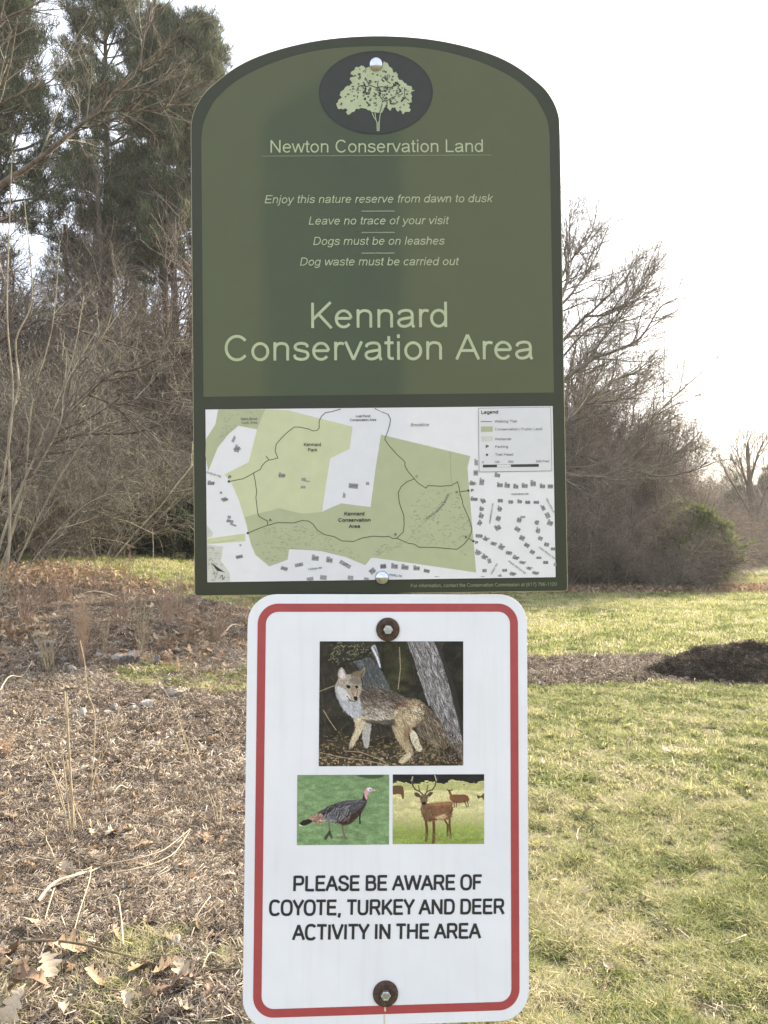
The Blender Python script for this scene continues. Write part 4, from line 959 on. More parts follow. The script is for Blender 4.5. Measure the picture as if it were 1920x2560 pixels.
def stem_lines(n, h, spread, npt, wander, up, r0, rng, base_r=.25, tmin=.5):
    a = rng.uniform(0, 2 * np.pi, n); tilt = spread * rng.uniform(tmin, 1, n)
    d = np.stack([np.cos(a) * np.sin(tilt), np.sin(a) * np.sin(tilt), np.cos(tilt)], -1)
    Q = np.empty((n, npt, 3)); Q[:, 0] = np.stack([np.cos(a) * base_r, np.sin(a) * base_r, -.1 + 0 * a], -1) * rng.uniform(.3, 1, (n, 1)); Q[:, 0, 2] = -.15
    L_ = h * rng.uniform(.7, 1.1, n)[:, None]
    for k in range(1, npt):
        d = unit(d + rng.normal(size=d.shape) * wander + np.array([0, 0, up])); Q[:, k] = Q[:, k - 1] + d * L_ / (npt - 1)
    return Q, r0 * rng.uniform(.6, 1.1, (n, 1)) * np.linspace(1, .3, npt)[None]

def copy_thing(root, loc, rz, s=1.0, label=None, group=None):
    r = root.copy(); sc.collection.objects.link(r); r.location = loc; r.rotation_euler = (0, 0, rz); r.scale = (s, s, s)
    if label: r['label'] = label
    if group: r['group'] = group
    for ch in list(root.children):
        c = ch.copy(); sc.collection.objects.link(c); c.parent = r
    return r

# ---- brush: many-stemmed thickets
def brush_meshes(seed, h, n, spread, r0, c1, c2, c3, up=.03, droop=0.):
    rng = np.random.default_rng(seed)
    s0, q0 = stem_lines(n, h, spread, 9, .10, up, r0, rng)
    s1, q1 = spawn(s0, q0, c1, .15, .97, h * .42, 38, 6, r0 * .5, .14, up - droop * .5, rng)
    s2, q2 = spawn(s1, q1, c2, .1, .98, h * .2, 46, 6, r0 * .26, .28, -droop, rng)
    s3, q3 = spawn(s2, q2, c3, .1, 1, h * .095, 50, 4, .0055, .34, -droop, rng, .5, .6)
    stems = join([tubes(s0, q0, 5), tubes(s1, q1, 4)]); tw = join([tubes(s2, q2, 3), tubes(s3, q3, 3)])
    return stems, tw
def brush(name, args, ms, mt, label, loc, rz, s, group, cat='shrub'):
    a, b = brush_meshes(*args); r = empty(name, loc, rz); r.scale = (s, s, s); props(r, label, cat, group)
    obj('stem', mesh_np('stem', a[0], a[1], ms, True), r, kind='stuff'); obj('twigs', mesh_np('twigs', b[0], b[1], mt), r, kind='stuff'); return r

GL_L = 'bare brown brushwood filling the wood edge left of the signs'
GL_R = 'bare brown brushwood forming the thicket right of the signs'
def place(u, d): 
    p_ = P(u, 1400, d); return (p_[0], p_[1], gz(p_[0], p_[1]))
b1 = brush('bare_shrub', (21, 4.6, 11, .75, .028, 10, 8, 6, .02, .03), m_twig, m_twig, 'bare many-stemmed brown shrub at the wood edge left of the signs', place(60, 15.5), 0, 1, GL_L)
b2 = brush('bare_shrub', (22, 4.2, 12, 1.0, .022, 11, 8, 6, -.02, .06), m_pale, m_twig, 'bare many-stemmed brown shrub at the wood edge left of the signs', place(250, 16.5), 1, 1, GL_L)
LL = 'bare many-stemmed brown shrub at the wood edge left of the signs'
k = 0
for (u, d, s_) in ((-120, 14.5, 1.0), (-20, 13.2, .7), (60, 13.8, .6), (130, 14.6, .5), (-110, 12.6, .8), (150, 17.5, 1.1), (330, 21.0, 1.15), (430, 21.6, 1.1), (20, 20.5, 1.35), (200, 21.5, 1.3), (330, 22.5, 1.35), (460, 22.8, 1.2), (-220, 18, 1.3), (-60, 24, 1.7), (110, 25, 1.75), (260, 26, 1.8), (400, 26.5, 1.6), (520, 27, 1.5), (620, 27, 1.3), (720, 27.5, 1.2), (-330, 22, 1.6), (560, 23.5, 1.0)):
    k += 1; copy_thing(b1 if k % 2 else b2, place(u, d), k * 2.1, s_, LL, GL_L)
LR = 'bare brown shrub in the tangled thicket at the right edge of the lawn'
b3 = brush('bare_shrub', (31, 3.4, 14, .9, .018, 11, 8, 7, -.01, .05), m_fartwig, m_fartwig, LR, place(1480, 21.5), 0, 1, GL_R)
for (u, d, s_) in ((1400, 21, 1.05), (1560, 21.6, 1.0), (1640, 22.2, .95), (1700, 23, .9), (1440, 24, 1.3), (1540, 24.5, 1.25), (1630, 25, 1.2), (1330, 22, 1.2), (1250, 23, 1.2), (1150, 24, 1.2), (1060, 25, 1.2), (960, 25.5, 1.2), (860, 26, 1.2), (1690, 27, .95), (1590, 28, 1.3), (1490, 28, 1.5)):
    k += 1; copy_thing(b3, place(u, d), k * 1.7, s_, LR, GL_R)
for (u, d, s_) in ((1425, 24.5, 1.6), (1480, 25.5, 1.45), (1535, 26, 1.2), (1390, 23.5, 1.7), (1700, 20.5, .55), (1655, 20.3, .7), (1725, 20.3, .4)):
    k += 1; copy_thing(b3, place(u, d), k * 1.7, s_, LR, GL_R)
FR = 'hazy brown bare shrub of the far wood edge at the right'
for (u, d, s_) in ((1760, 37, .95), (1830, 38, 1.0), (1900, 37, 1.15), (1980, 36, 1.3), (1790, 44, 1.2), (1870, 45, 1.3), (1950, 45, 1.5), (2050, 40, 1.4), (1700, 42, 1.2), (1610, 42, 1.2), (1860, 34, .7), (1935, 33.5, .8), (2120, 38, 1.4)):
    k += 1; copy_thing(b3, place(u, d), k * 1.3, s_, FR, 'bare brushwood of the far wood edge')

# ---- trees drawn limb by limb
def limbs(lst, d0, wob, rng):
    """each limb: photo trace + radius at base and tip (cm); placed at its own distance"""
    out = []
    for (pts, ra, rb, dd) in lst:
        c = catmull([(x, y, 0) for x, y in pts], 5); n = len(c); dep = d0 + dd + np.cumsum(rng.normal(0, wob, n))
        Q = np.array([P(q[0], q[1], dz) for q, dz in zip(c, dep)])
        out.append((Q, np.linspace(ra, rb, n) / 100))
    return out
def resample(Q, r, n):
    s = np.r_[0, np.cumsum(np.linalg.norm(np.diff(Q, axis=0), axis=1))]; t = np.linspace(0, s[-1], n)
    return np.stack([np.interp(t, s, Q[:, i]) for i in range(3)], -1), np.interp(t, s, r)
def limb_tree(name, lst, d0, label, cat, rng, m_main, m_tw, base, c1, l1, c2, l2, c3, l3, up=.02, group=None, ang=40, twr=.0035, trunk_n=1, r1=.02, wa=.10):
    o = empty(name, base); props(o, label, cat, group); off = np.array(base)
    LB = limbs(lst, d0, .03, rng)
    tv = join([tubes(q[None] - off, r[None], 8) for q, r in LB[:trunk_n]]); obj('trunk', mesh_np('trunk', *tv, m_main, True), o)
    for q, r in LB[trunk_n:]:
        v, f = tubes(q[None] - off, r[None], 7); obj('limb', mesh_np('limb', v, f, m_main, True), o)
    A = [resample(q, r, 24) for q, r in LB[trunk_n:]]; Pq = np.stack([a[0] for a in A]) - off; Rq = np.stack([a[1] for a in A])
    s1, q1 = spawn(Pq, Rq, c1, .12, 1, l1, ang, 7, r1, wa, up, rng)
    s2, q2 = spawn(s1, q1, c2, .08, 1, l2, ang, 5, r1 * .45, wa * 1.3, up, rng)
    s3, q3 = spawn(s2, q2, c3, .1, 1, l3, 42, 3, twr, .16, up, rng, .4, .6)
    obj('branches', mesh_np('branches', *join([tubes(s1, q1, 4)]), m_tw, True), o, kind='stuff')
    obj('twigs', mesh_np('twigs', *join([tubes(s2, q2, 3), tubes(s3, q3, 3)]), m_tw), o, kind='stuff'); return o

rng = np.random.default_rng(5)
bp_ = place(-190, 9.6)
limb_tree('bare_tree', [
    ([(-190, 1560), (-185, 1300), (-170, 1000), (-190, 700), (-160, 400), (-120, 150), (-90, -150)], 11, 5, 0),
    ([(-172, 1080), (-110, 760), (-60, 540), (0, 465), (70, 418), (130, 372), (230, 288), (290, 228), (350, 168), (400, 128), (440, 78), (475, 40)], 5.0, .9, .3),
    ([(130, 372), (190, 322), (250, 283), (310, 276), (390, 277), (460, 255)], 2.4, .6, .0),
    ([(-185, 1320), (-100, 1290), (-20, 1250), (60, 1195), (150, 1060), (215, 985), (280, 932), (330, 925), (400, 895)], 6, 1.2, -.2),
    ([(-183, 1340), (-90, 1260), (0, 1190), (60, 1150), (120, 1115), (200, 1086), (330, 1082), (420, 1055)], 5.5, 1.1, .5),
    ([(-165, 1000), (-100, 950), (0, 855), (60, 820), (120, 800), (250, 845), (340, 870)], 3, .8, .2),
    ([(-150, 330), (-80, 180), (0, 60), (60, 25), (120, -5)], 3, .8, 0),
    ([(-160, 420), (-60, 300), (40, 240), (130, 200), (180, 130)], 2.2, .5, .4),
    ([(120, 1115), (160, 1040), (180, 940), (240, 860), (300, 700)], 1.6, .5, .0),
    ([(290, 228), (380, 230), (420, 270), (500, 240)], 1.4, .4, .1),
    ([(350, 168), (360, 90), (385, 30), (380, -30)], 1.4, .4, .1),
    ([(215, 985), (300, 1010), (380, 985), (460, 990)], 1.6, .5, .1)],
    9.6, 'large bare spreading tree whose dark limbs reach in from the left edge', 'tree', rng, m_limb, m_twig, bp_, 13, 1.15, 7, .45, 5, .19, .03, twr=.0018, r1=.011, wa=.06, ang=36)
bp_ = place(-20, 8.6)
limb_tree('bare_shrub', [
    ([(-20, 1500), (20, 1400), (24, 1200), (22, 1080), (46, 960), (40, 850), (78, 760), (75, 640), (60, 500)], 1.6, .5, 0),
    ([(-30, 1480), (10, 1330), (60, 1205), (95, 1120), (125, 1050), (180, 900), (210, 740)], 1.7, .5, .3),
    ([(-40, 1500), (-10, 1300), (32, 1020), (18, 800), (22, 600), (30, 380)], 1.5, .4, -.2),
    ([(0, 1490), (40, 1290), (90, 1180), (150, 1060), (165, 960), (240, 830)], 1.4, .4, .5),
    ([(10, 1480), (80, 1330), (140, 1210), (230, 1080), (300, 1050)], 1.2, .4, .2),
    ([(-20, 1480), (55, 1250), (80, 1010), (130, 820), (150, 600)], 1.3, .4, .6),
    ([(20, 1480), (100, 1380), (180, 1290), (260, 1240), (360, 1235)], 1.1, .35, .1)],
    8.6, 'bare shrub of pale upright stems in front of the dark-limbed tree', 'shrub', rng, m_pale, m_twig, bp_, 10, .6, 6, .3, 4, .13, .03, twr=.0017, r1=.006, wa=.07)

bt = place(1335, 20.5)
limb_tree('bare_tree', [
    ([(1335, 1480), (1338, 1300), (1325, 1000), (1345, 750), (1340, 560), (1350, 430)], 19, 3, 0),
    ([(1330, 1230), (1380, 1182), (1440, 1190), (1500, 1190), (1570, 1172), (1640, 1190), (1720, 1180), (1800, 1150)], 7, 1, -.6),
    ([(1330, 1210), (1400, 1170), (1470, 1168), (1530, 1145), (1580, 1105), (1640, 1055)], 6, 1, .4),
    ([(1328, 1180), (1420, 1130), (1560, 1190), (1640, 1160), (1730, 1105)], 5, .8, 1),
    ([(1325, 1050), (1400, 960), (1480, 898), (1530, 880), (1600, 845), (1650, 770), (1695, 745)], 7, .8, -.4),
    ([(1480, 898), (1510, 840), (1570, 770), (1600, 700)], 3, .6, 0),
    ([(1335, 900), (1400, 858), (1460, 795), (1490, 770), (1560, 700), (1600, 635)], 6, .6, .6),
    ([(1465, 790), (1520, 785), (1580, 745), (1620, 700), (1625, 672)], 3.5, .6, .4),
    ([(1335, 830), (1400, 765), (1440, 720), (1490, 640), (1530, 540)], 5, .5, -.6),
    ([(1340, 780), (1400, 700), (1420, 660), (1475, 590), (1490, 530)], 4.5, .5, .3),
    ([(1345, 760), (1410, 720), (1422, 640), (1425, 560), (1437, 465)], 4, .5, 0),
    ([(1330, 980), (1400, 900), (1480, 820), (1600, 790), (1700, 690)], 4.5, .6, 1.3),
    ([(1330, 1120), (1420, 1050), (1520, 960), (1590, 930), (1640, 880)], 5, .6, -.9),
    ([(1330, 1150), (1400, 1100), (1470, 1010), (1560, 1000), (1680, 950)], 5, .6, .8),
    ([(1340, 620), (1300, 500), (1290, 400)], 3, .5, 0), ([(1335, 760), (1260, 640), (1220, 520)], 4, .5, 0), ([(1330, 900), (1240, 800), (1160, 700)], 5, .5, 0)],
    20.5, 'tall bare tree behind the green sign with boughs sweeping up to the right', 'tree', rng, m_limb, m_twig, bt, 15, 1.7, 9, .85, 7, .36, .03, ang=34, twr=.0055)
bt = place(1405, 24)
limb_tree('bare_tree', [
    ([(1405, 1470), (1400, 1300), (1412, 1120), (1418, 980), (1440, 860)], 13, 2.5, 0),
    ([(1406, 1200), (1470, 1090), (1530, 1010), (1590, 960), (1640, 900)], 5, .6, 0), ([(1410, 1130), (1440, 1040), (1500, 930), (1530, 850)], 4, .6, .5), ([(1404, 1280), (1480, 1180), (1560, 1120), (1680, 1050)], 5, .6, -.5),
    ([(1404, 1250), (1450, 1150), (1470, 1050), (1480, 960)], 4, .6, .8), ([(1416, 1000), (1470, 900), (1500, 820)], 3, .5, 0), ([(1403, 1300), (1500, 1240), (1620, 1200), (1700, 1140)], 4, .6, .3), ([(1408, 1150), (1370, 1050), (1340, 980)], 4, .6, .3)],
    24, 'dense bare tree rising from the thicket close to the right edge of the green sign', 'tree', rng, m_limb, m_twig, bt, 15, 1.5, 9, .8, 7, .36, .03, ang=36, twr=.0055)
bt = place(1880, 33)
limb_tree('bare_tree', [
    ([(1885, 1440), (1885, 1300), (1878, 1230), (1872, 1180), (1870, 1110)], 20, 5, 0),
    ([(1878, 1240), (1860, 1190), (1850, 1150), (1838, 1120)], 7, 1.5, 0),
    ([(1876, 1200), (1890, 1150), (1905, 1110)], 7, 1.5, 0), ([(1872, 1180), (1866, 1130), (1872, 1095)], 6, 1.2, 0), ([(1885, 1300), (1850, 1240), (1820, 1190), (1800, 1150)], 7, 1.5, 0), ([(1886, 1300), (1910, 1240), (1925, 1170)], 7, 1.5, 0)],
    33, 'slender bare tree with upright branches above the far wood at the right edge', 'tree', rng, m_limb, m_fartwig, bt, 10, 1.6, 7, .8, 5, .4, .06, ang=28, twr=.007)
# saplings standing in the right thicket
for i, (u, top, r_) in enumerate(((1470, 1010, 4), (1515, 1080, 5), (1560, 1000, 4.5), (1590, 1090, 3.5), (1625, 1020, 4), (1665, 1110, 3.5), (1440, 950, 4.5), (1705, 1130, 3), (1650, 900, 3))):
    d = 22.5 + (i * 7 % 5) * .7; bt = place(u, d)
    limb_tree('young_tree', [([(u, 1465), (u + 6, 1300), (u - 4 + i, 1180), (u + 12, top - 60)], r_, 1, 0),
        ([(u + 4, 1290), (u + 20, 1220), (u + 26, 1130)], 2, .6, 0), ([(u, 1230), (u - 24, 1160), (u - 30, 1080)], 2, .6, 0), ([(u - 1, 1180), (u + 30, 1110), (u + 50, 1060)], 2, .6, 0)],
        d, 'thin bare young tree rising out of the thicket at the right', 'tree', rng, m_limb, m_fartwig, bt, 8, 1.0, 6, .5, 5, .25, .04, 'young trees in the right thicket', 32, .005)

# ---- pines
def needles(cent, dirs, n, L_, w, rng, flat=.6):
    """tufts of thin needles fanning out around each twig tip"""
    m = len(cent); d = unit(dirs[:, None] * 1.0 + rng.normal(size=(m, n, 3)) * flat)
    l = L_ * rng.uniform(.6, 1.2, (m, n, 1)); s = unit(np.cross(d, rng.normal(size=d.shape))) * w
    c = cent[:, None] + rng.normal(size=(m, n, 3)) * L_ * .18
    V = np.stack([c - s, c + s, c + d * l], 2).reshape(-1, 3)
    return V, np.arange(len(V)).reshape(-1, 3)
def pine_meshes(seed, H, crown0, R0, whorls, r0, tuft=.26, nn=12, dens=1.0):
    rng = np.random.default_rng(seed); n = 14
    t = np.linspace(0, 1, n); tr_ = np.stack([.12 * np.sin(t * 3 + seed), .12 * np.cos(t * 2.3 + seed), t * H - .3], -1)
    tv = tubes(tr_[None], (r0 * (1 - .9 * t))[None], 9)
    zs = np.linspace(crown0, H * .985, whorls) + rng.normal(0, .15, whorls); Q, Rr = [], []
    for z in zs:
        f = max((H - z) / (H - crown0), 0); ln = R0 * min(1, 1.15 * f ** .75) * rng.uniform(.4, 1.15) + .18
        for a in rng.uniform(0, 6.28) + np.arange(rng.integers(3, 6)) * 1.35 + rng.normal(0, .2, 1):
            l = ln * rng.uniform(.6, 1.15); el = .15 + .75 * (1 - f) ** 1.5 + rng.normal(0, .12); d = np.array([math.cos(a) * math.cos(el), math.sin(a) * math.cos(el), math.sin(el)])
            q = [np.array([.12 * math.sin(z / H * 3 + seed), .12 * math.cos(z / H * 2.3 + seed), z])]
            for _ in range(7): d = unit(d + rng.normal(size=3) * .07 + np.array([0, 0, .05])); q.append(q[-1] + d * l / 7)
            Q.append(q); Rr.append(.012 + .03 * l / 2.5 * np.linspace(1, .2, 8))
    dead = []
    for z in np.linspace(crown0 * .45, crown0, 14):
        a = rng.uniform(0, 6.28); l = rng.uniform(.6, 1.8); dead.append([np.array([0, 0, z]) + np.array([math.cos(a), math.sin(a), -.08 * k_]) * l * k_ / 5 for k_ in range(6)])
    Q = np.array(Q); Rr = np.array(Rr); dead = np.array(dead)
    s1, q1 = spawn(Q, Rr, 9, .22, 1, R0 * .30, 42, 5, .012, .12, .07, rng)
    s2, q2 = spawn(s1, q1, int(5 * dens), .2, 1, R0 * .16, 45, 3, .006, .12, .1, rng)
    sd, qd = spawn(dead, np.full(dead.shape[:2], .014), 6, .2, 1, .5, 45, 4, .006, .15, -.02, rng)
    br = join([tubes(Q, Rr, 5), tubes(s1, q1, 3), tubes(dead, np.full(dead.shape[:2], .014), 4), tubes(sd, qd, 3)])
    tips = np.concatenate([s2[:, -1], s2[:, 1], s1[:, -1], s1[:, 2]]); dr = unit(np.concatenate([s2[:, -1] - s2[:, 1], s2[:, 1] - s2[:, 0], s1[:, -1] - s1[:, -2], s1[:, 2] - s1[:, 1]]) + np.array([0, 0, .35]))
    nv = needles(tips, dr, nn, tuft, .0095, rng, .5)
    return tv, br, nv
def pine(args, label, loc, rz, s, group='pines behind the wood edge'):
    tv, br, nv = pine_meshes(*args); r = empty('pine_tree', loc, rz); r.scale = (s, s, s); props(r, label, 'pine tree', group)
    obj('trunk', mesh_np('trunk', *tv, m_pinebark, True), r); obj('branches', mesh_np('branches', *br, m_pinebark), r, kind='stuff')
    obj('needles', mesh_np('needles', *nv, m_needle), r, kind='stuff'); return r
pa = pine((1, 21.0, 8.2, 2.4, 27, .2, .25, 10, 1.0), 'tallest dark pine whose top runs out of the frame at upper left', place(262, 24.5), 0, 1)
pb = pine((5, 15.9, 8.0, 2.35, 21, .17, .25, 10, 1.0), 'dark pine standing close to the upper left corner of the green sign', place(505, 23), 2, 1)
copy_thing(pb, place(408, 23.0), 4, 1.0, 'pine with a bare lower trunk between the tallest pine and the green sign')
copy_thing(pb, place(-15, 20.5), 1, 1.03, 'dark pine cut by the upper left edge of the picture')
LP_ = 'darker pine further back in the wood on the left'; GP = 'pines further back in the wood'
for i, (u, d, s_) in enumerate(((345, 33, .62), (120, 34, .6), (560, 36, .7), (-150, 33, .9))):
    copy_thing(pb if i % 2 else pa, place(u, d), i * 1.9, s_ * (1 if i % 2 else .8), LP_, GP)
for i, (u, d) in enumerate(((305, 25), (152, 22.5), (440, 22), (80, 26), (365, 28), (210, 29), (20, 27), (465, 29), (250, 21.5), (545, 25))):   # plain trunks between them
    t = np.linspace(0, 1, 9); q_ = np.stack([.25 * np.sin(t * 2 + i), 0 * t, t * (9 + i % 3) - .3], -1)[None]
    o_ = empty('bare_tree', place(u, d)); props(o_, 'straight dark trunk of a bare tree among the brushwood left of the signs', 'tree', 'straight trunks in the left wood')
    obj('trunk', mesh_np('trunk', *tubes(q_, (.11 + .03 * (i % 3)) * (1 - .6 * t)[None], 8), m_pinebark, True), o_)
    s1, q1 = spawn(q_, (.12 * (1 - .6 * t))[None], 26, .25, 1, 2.6, 50, 7, .02, .12, .06, rng); s2, q2 = spawn(s1, q1, 9, .1, 1, .9, 42, 5, .009, .15, .03, rng); s3, q3 = spawn(s2, q2, 6, .1, 1, .4, 42, 3, .005, .15, .0, rng)
    obj('branches', mesh_np('branches', *join([tubes(s1, q1, 3), tubes(s2, q2, 3), tubes(s3, q3, 3)]), m_twig), o_, kind='stuff')

# ---- evergreen shrubs
def evergreen(name, seed, H, R0, mat, label, loc, cat, nn=9, tuft=.16, shape=1.0, group=None):
    rng = np.random.default_rng(seed); n = 230
    z = H * rng.uniform(.03, .97, n) ** .9; f = np.clip(np.sin(np.pi * (z / H) ** (.55 * shape)), .08, 1); a = rng.uniform(0, 6.28, n)
    l = R0 * f * rng.uniform(.7, 1.1, n) * (1 + .25 * np.sin(a * 3 + seed)) * rng.uniform(.6, 1.3, n); Q = np.empty((n, 6, 3)); Q[:, 0] = np.stack([0 * z, 0 * z, z * .85], -1)
    d = np.stack([np.cos(a), np.sin(a), .35 + 0 * a], -1); d = unit(d)
    for k_ in range(1, 6): d = unit(d + rng.normal(size=d.shape) * .1 + np.array([0, 0, .05])); Q[:, k_] = Q[:, k_ - 1] + d * (l / 5)[:, None]
    s1, q1 = spawn(Q, np.full((n, 6), .01), 9, .35, 1, .34, 42, 4, .006, .15, .05, rng)
    tips = np.concatenate([s1[:, -1], s1[:, 1], s1[:, 2]]); dr = unit(np.concatenate([s1[:, -1] - s1[:, -2]] * 3))
    r = empty(name, loc); props(r, label, cat, group)
    t = np.linspace(0, 1, 6); obj('trunk', mesh_np('trunk', *tubes(np.stack([0 * t, 0 * t, t * H * .85 - .2], -1)[None], (.06 * (1 - .8 * t))[None], 6), m_pinebark, True), r)
    obj('branches', mesh_np('branches', *tubes(Q, np.full((n, 6), .01), 3), m_pinebark), r, kind='stuff')
    obj('foliage', mesh_np('foliage', *needles(tips, dr, nn, tuft, .014, rng, .5), mat), r, kind='stuff'); return r
cd_ = evergreen('cedar_bush', 3, 2.2, 1.15, m_cedar, 'sunlit yellow-green cedar bush at the right end of the thicket', place(1742, 20.9), 'bush', shape=.8); cd_.scale = (.98, 1, 1.06)
copy_thing(cd_, place(1690, 22.4), 2, 1.18, 'taller darker green cedar leaning behind the sunlit one in the thicket')
fr_ = evergreen('fir_bush', 4, 1.35, .85, m_fir, 'low dark green evergreen bush on the lawn edge left of the green sign', place(385, 18.2), 'bush', shape=.7)
copy_thing(fr_, place(470, 19.0), 1, 1.1, 'second dark evergreen bush half hidden behind the edge of the green sign')
cr_ = evergreen('round_conifer', 6, 6.2, 2.6, m_fir, 'round-topped dark conifer above the thicket at the right', place(1708, 31), 'tree', nn=12, tuft=.3, shape=.9); cr_.scale = (.66, .66, .66)
copy_thing(cr_, place(1990, 46), 2, 1.2, 'dark conifer in the far wood cut by the right edge of the picture')
copy_thing(cr_, place(1850, 44), 5, .75, 'low dark conifer behind the slender bare tree at the right')
copy_thing(cr_, place(1925, 50), 3, .95, 'dark conifer standing in the gap of the far wood at the right edge')
for i, (u, d, s_) in enumerate(((60, 27, .75), (160, 28, .9), (260, 28.5, .8), (350, 27, .85), (440, 28, .9), (520, 28, .9), (-60, 27, .9), (210, 32, 1.25), (400, 32, 1.2), (100, 32, 1.2))):
    copy_thing(cr_, place(u, d), i * 1.4, s_, 'dark young conifer filling the shade under the pines', 'dark conifers under the pines')
LFW = 'bare tree of the distant wood on the horizon'
far = brush('bare_tree', (41, 7.5, 5, .5, .07, 14, 9, 7, .04, 0), m_fartwig, m_fartwig, LFW, place(1800, 62), 0, 1, 'bare trees of the distant wood', 'tree')
for i, (u, d, s_) in enumerate(((1415, 26, .95), (1460, 25, .85), (1500, 27, .85), (1545, 26, .72), (1590, 28, .72), (1630, 27, .6), (1370, 25, 1.0), (1670, 29, .55))):
    copy_thing(far, place(u, d), i * 2.3, s_, 'fine bare tree standing in the back of the right thicket', 'fine bare trees of the right thicket')
for i, (u, d, s_) in enumerate(((90, 21, .9), (180, 22.5, 1.15), (260, 20, .9), (330, 23, 1.2), (400, 21, 1.0), (450, 24, 1.2), (20, 23, 1.1), (-60, 21, 1.0), (300, 27, 1.3))):
    copy_thing(far, place(u, d), i * 1.9, s_, 'bare twiggy tree standing between the brushwood and the pines on the left', 'bare trees below the pines')
for i in range(30):
    u = -700 + i * 125 + (i * 37 % 60); copy_thing(far, place(u, 66 + (i * 13 % 11)), i * 1.1, .9 + (i % 5) * .08, LFW, 'bare trees of the distant wood')

# ------------------------------------------------------------------ mulch pile
m_pile = simple('dark_wood_mulch', (.014, .011, .009, 1), (.12, .09, .068, 1), 40, .95, 1.0)
pcx, pcy = 3.88, 8.15
a = np.linspace(0, 2 * np.pi, 150)[:-1]; rr2 = np.linspace(0, 1, 60)
A_, B_ = np.meshgrid(a, rr2); px_ = pcx + B_ * np.cos(A_) * 1.06 * (1 + .1 * np.sin(3 * A_)); py_ = pcy + B_ * np.sin(A_) * .62 * (1 + .08 * np.sin(4 * A_ + 1))
hh = .31 * np.clip(1 - B_ ** 1.5, 0, 1) * (.86 + .22 * np.cos(A_ * 2 + .4) * B_) + .10 * np.exp(-((px_ - 3.5) ** 2 + (py_ - 8.3) ** 2) / .05) * .5
hh = hh + (1 - B_) ** .3 * (.16 * (fbm(px_ * 5, py_ * 5, 51) - .5) + .09 * (fbm(px_ * 17, py_ * 17, 52) - .5)); hh = np.maximum(hh, -.03)
Vp = np.stack([px_, py_, height(px_, py_) + hh - .01], -1).reshape(-1, 3); i_ = np.arange(A_.size).reshape(A_.shape); j_ = np.roll(i_, -1, 1)
obj('mulch_pile', mesh_np('mulch_pile', Vp, np.stack([i_[:-1], j_[:-1], j_[1:], i_[1:]], -1).reshape(-1, 4), m_pile, True), label='heap of dark wood mulch on the strip across the lawn', cat='mulch heap')
def pile_h(x, y):
    bx = (x - pcx) / 1.06; by = (y - pcy) / .62; b = np.hypot(bx, by); return .40 * np.clip(1 - b ** 1.7, 0, 1)

# ------------------------------------------------------------------ turf, mulch chips, leaves (scattered, nobody could count them)
def tuft_mesh(seed, nb, h, w, spread, mat, lean=.5):
    r = np.random.default_rng(seed); V, F_ = [], []
    for k_ in range(nb):
        a = r.uniform(0, 6.28); b = r.uniform(0, spread); o = np.array([b * math.cos(a), b * math.sin(a), -.004]); d = r.uniform(0, 6.28); hh = h * r.uniform(.5, 1.15); le = hh * lean * r.uniform(.3, 1.6)
        s = np.array([-math.sin(d), math.cos(d), 0]) * w * r.uniform(.6, 1.2); f = np.array([math.cos(d), math.sin(d), 0])
        m1 = o + f * le * .3 + np.array([0, 0, hh * .6]); tip = o + f * le + np.array([0, 0, hh * r.uniform(.75, 1)]); n = len(V)
        V += [o - s, o + s, m1 - s * .7, m1 + s * .7, tip]; F_ += [[n, n + 1, n + 3], [n, n + 3, n + 2], [n + 2, n + 3, n + 4]]
    return mesh_np('tuft', np.array(V), np.array(F_), mat)
m_grass = leafy('lawn_blades', [(0, (.12, .155, .05)), (.3, (.27, .30, .11)), (.5, (.41, .42, .175)), (.7, (.49, .45, .26)), (1, (.60, .54, .38))], 'tint', None, .45)
def wedge(n, y0, y1, rng, x0=-1e9, x1=1e9, margin=.25, pw=1.0):
    y = (rng.uniform(0, 1, n) * (y1 ** (2 - pw) - y0 ** (2 - pw)) + y0 ** (2 - pw)) ** (1 / (2 - pw)) if pw != 2 else y0 * (y1 / y0) ** rng.uniform(0, 1, n)
    x = rng.uniform(-1, 1, n) * (y * .52 + margin); k_ = (x > x0) & (x < x1); return x[k_], y[k_]
rng = np.random.default_rng(77)
def turf(name, n, y0, y1, tm, s0, s1, label, pw):
    x, y = wedge(n, y0, y1, rng, pw=pw); bm_ = bedmask(x, y)
    keep = rng.uniform(0, 1, len(x)) > bm_ * np.where(bm_ > .7, 1.15, .6) - .01; clump = fbm(x * 7, y * 7, 61, 3); keep &= rng.uniform(.24, .68, len(x)) < clump; keep &= (rng.uniform(0, 1, len(x)) < .55 * S((fbm(x * 3.2, y * 3.2, 68, 3) - .38) / .25)) | (x > -.3) | (y > 3.2); x, y, clump = x[keep], y[keep], clump[keep]
    big = fbm(x * 1.1, y * 1.1, 62); mid = fbm(x * 4, y * 4, 63, 3); left = S((-x - .2) / .3) * S((3.4 - y) / .4)
    tint = np.clip(.45 + .06 * S((y - 7) / 8) + (big - .5) * .7 + (mid - .5) * .8 + rng.normal(0, .26, len(x)) + .07 * S((3.6 - y) / 1.4) + .14 * left - .05 * S((y - 5) / 5), 0, 1)
    n = len(x); rot = np.stack([rng.normal(0, .22, n), rng.normal(0, .22, n), rng.uniform(0, 6.28, n)], -1)
    scatter(name, np.stack([x, y, height(x, y)], -1), rot, rng.uniform(s0, s1, n) * (.5 + clump), tint, tm, label)
near = [tuft_mesh(i, 10, .031, .0019, .024, m_grass, 1.5) for i in range(6)]
midt = [tuft_mesh(20 + i, 11, .032, .0030, .045, m_grass, 1.4) for i in range(5)]
fart = [tuft_mesh(40 + i, 12, .045, .006, .13, m_grass, .7) for i in range(4)]
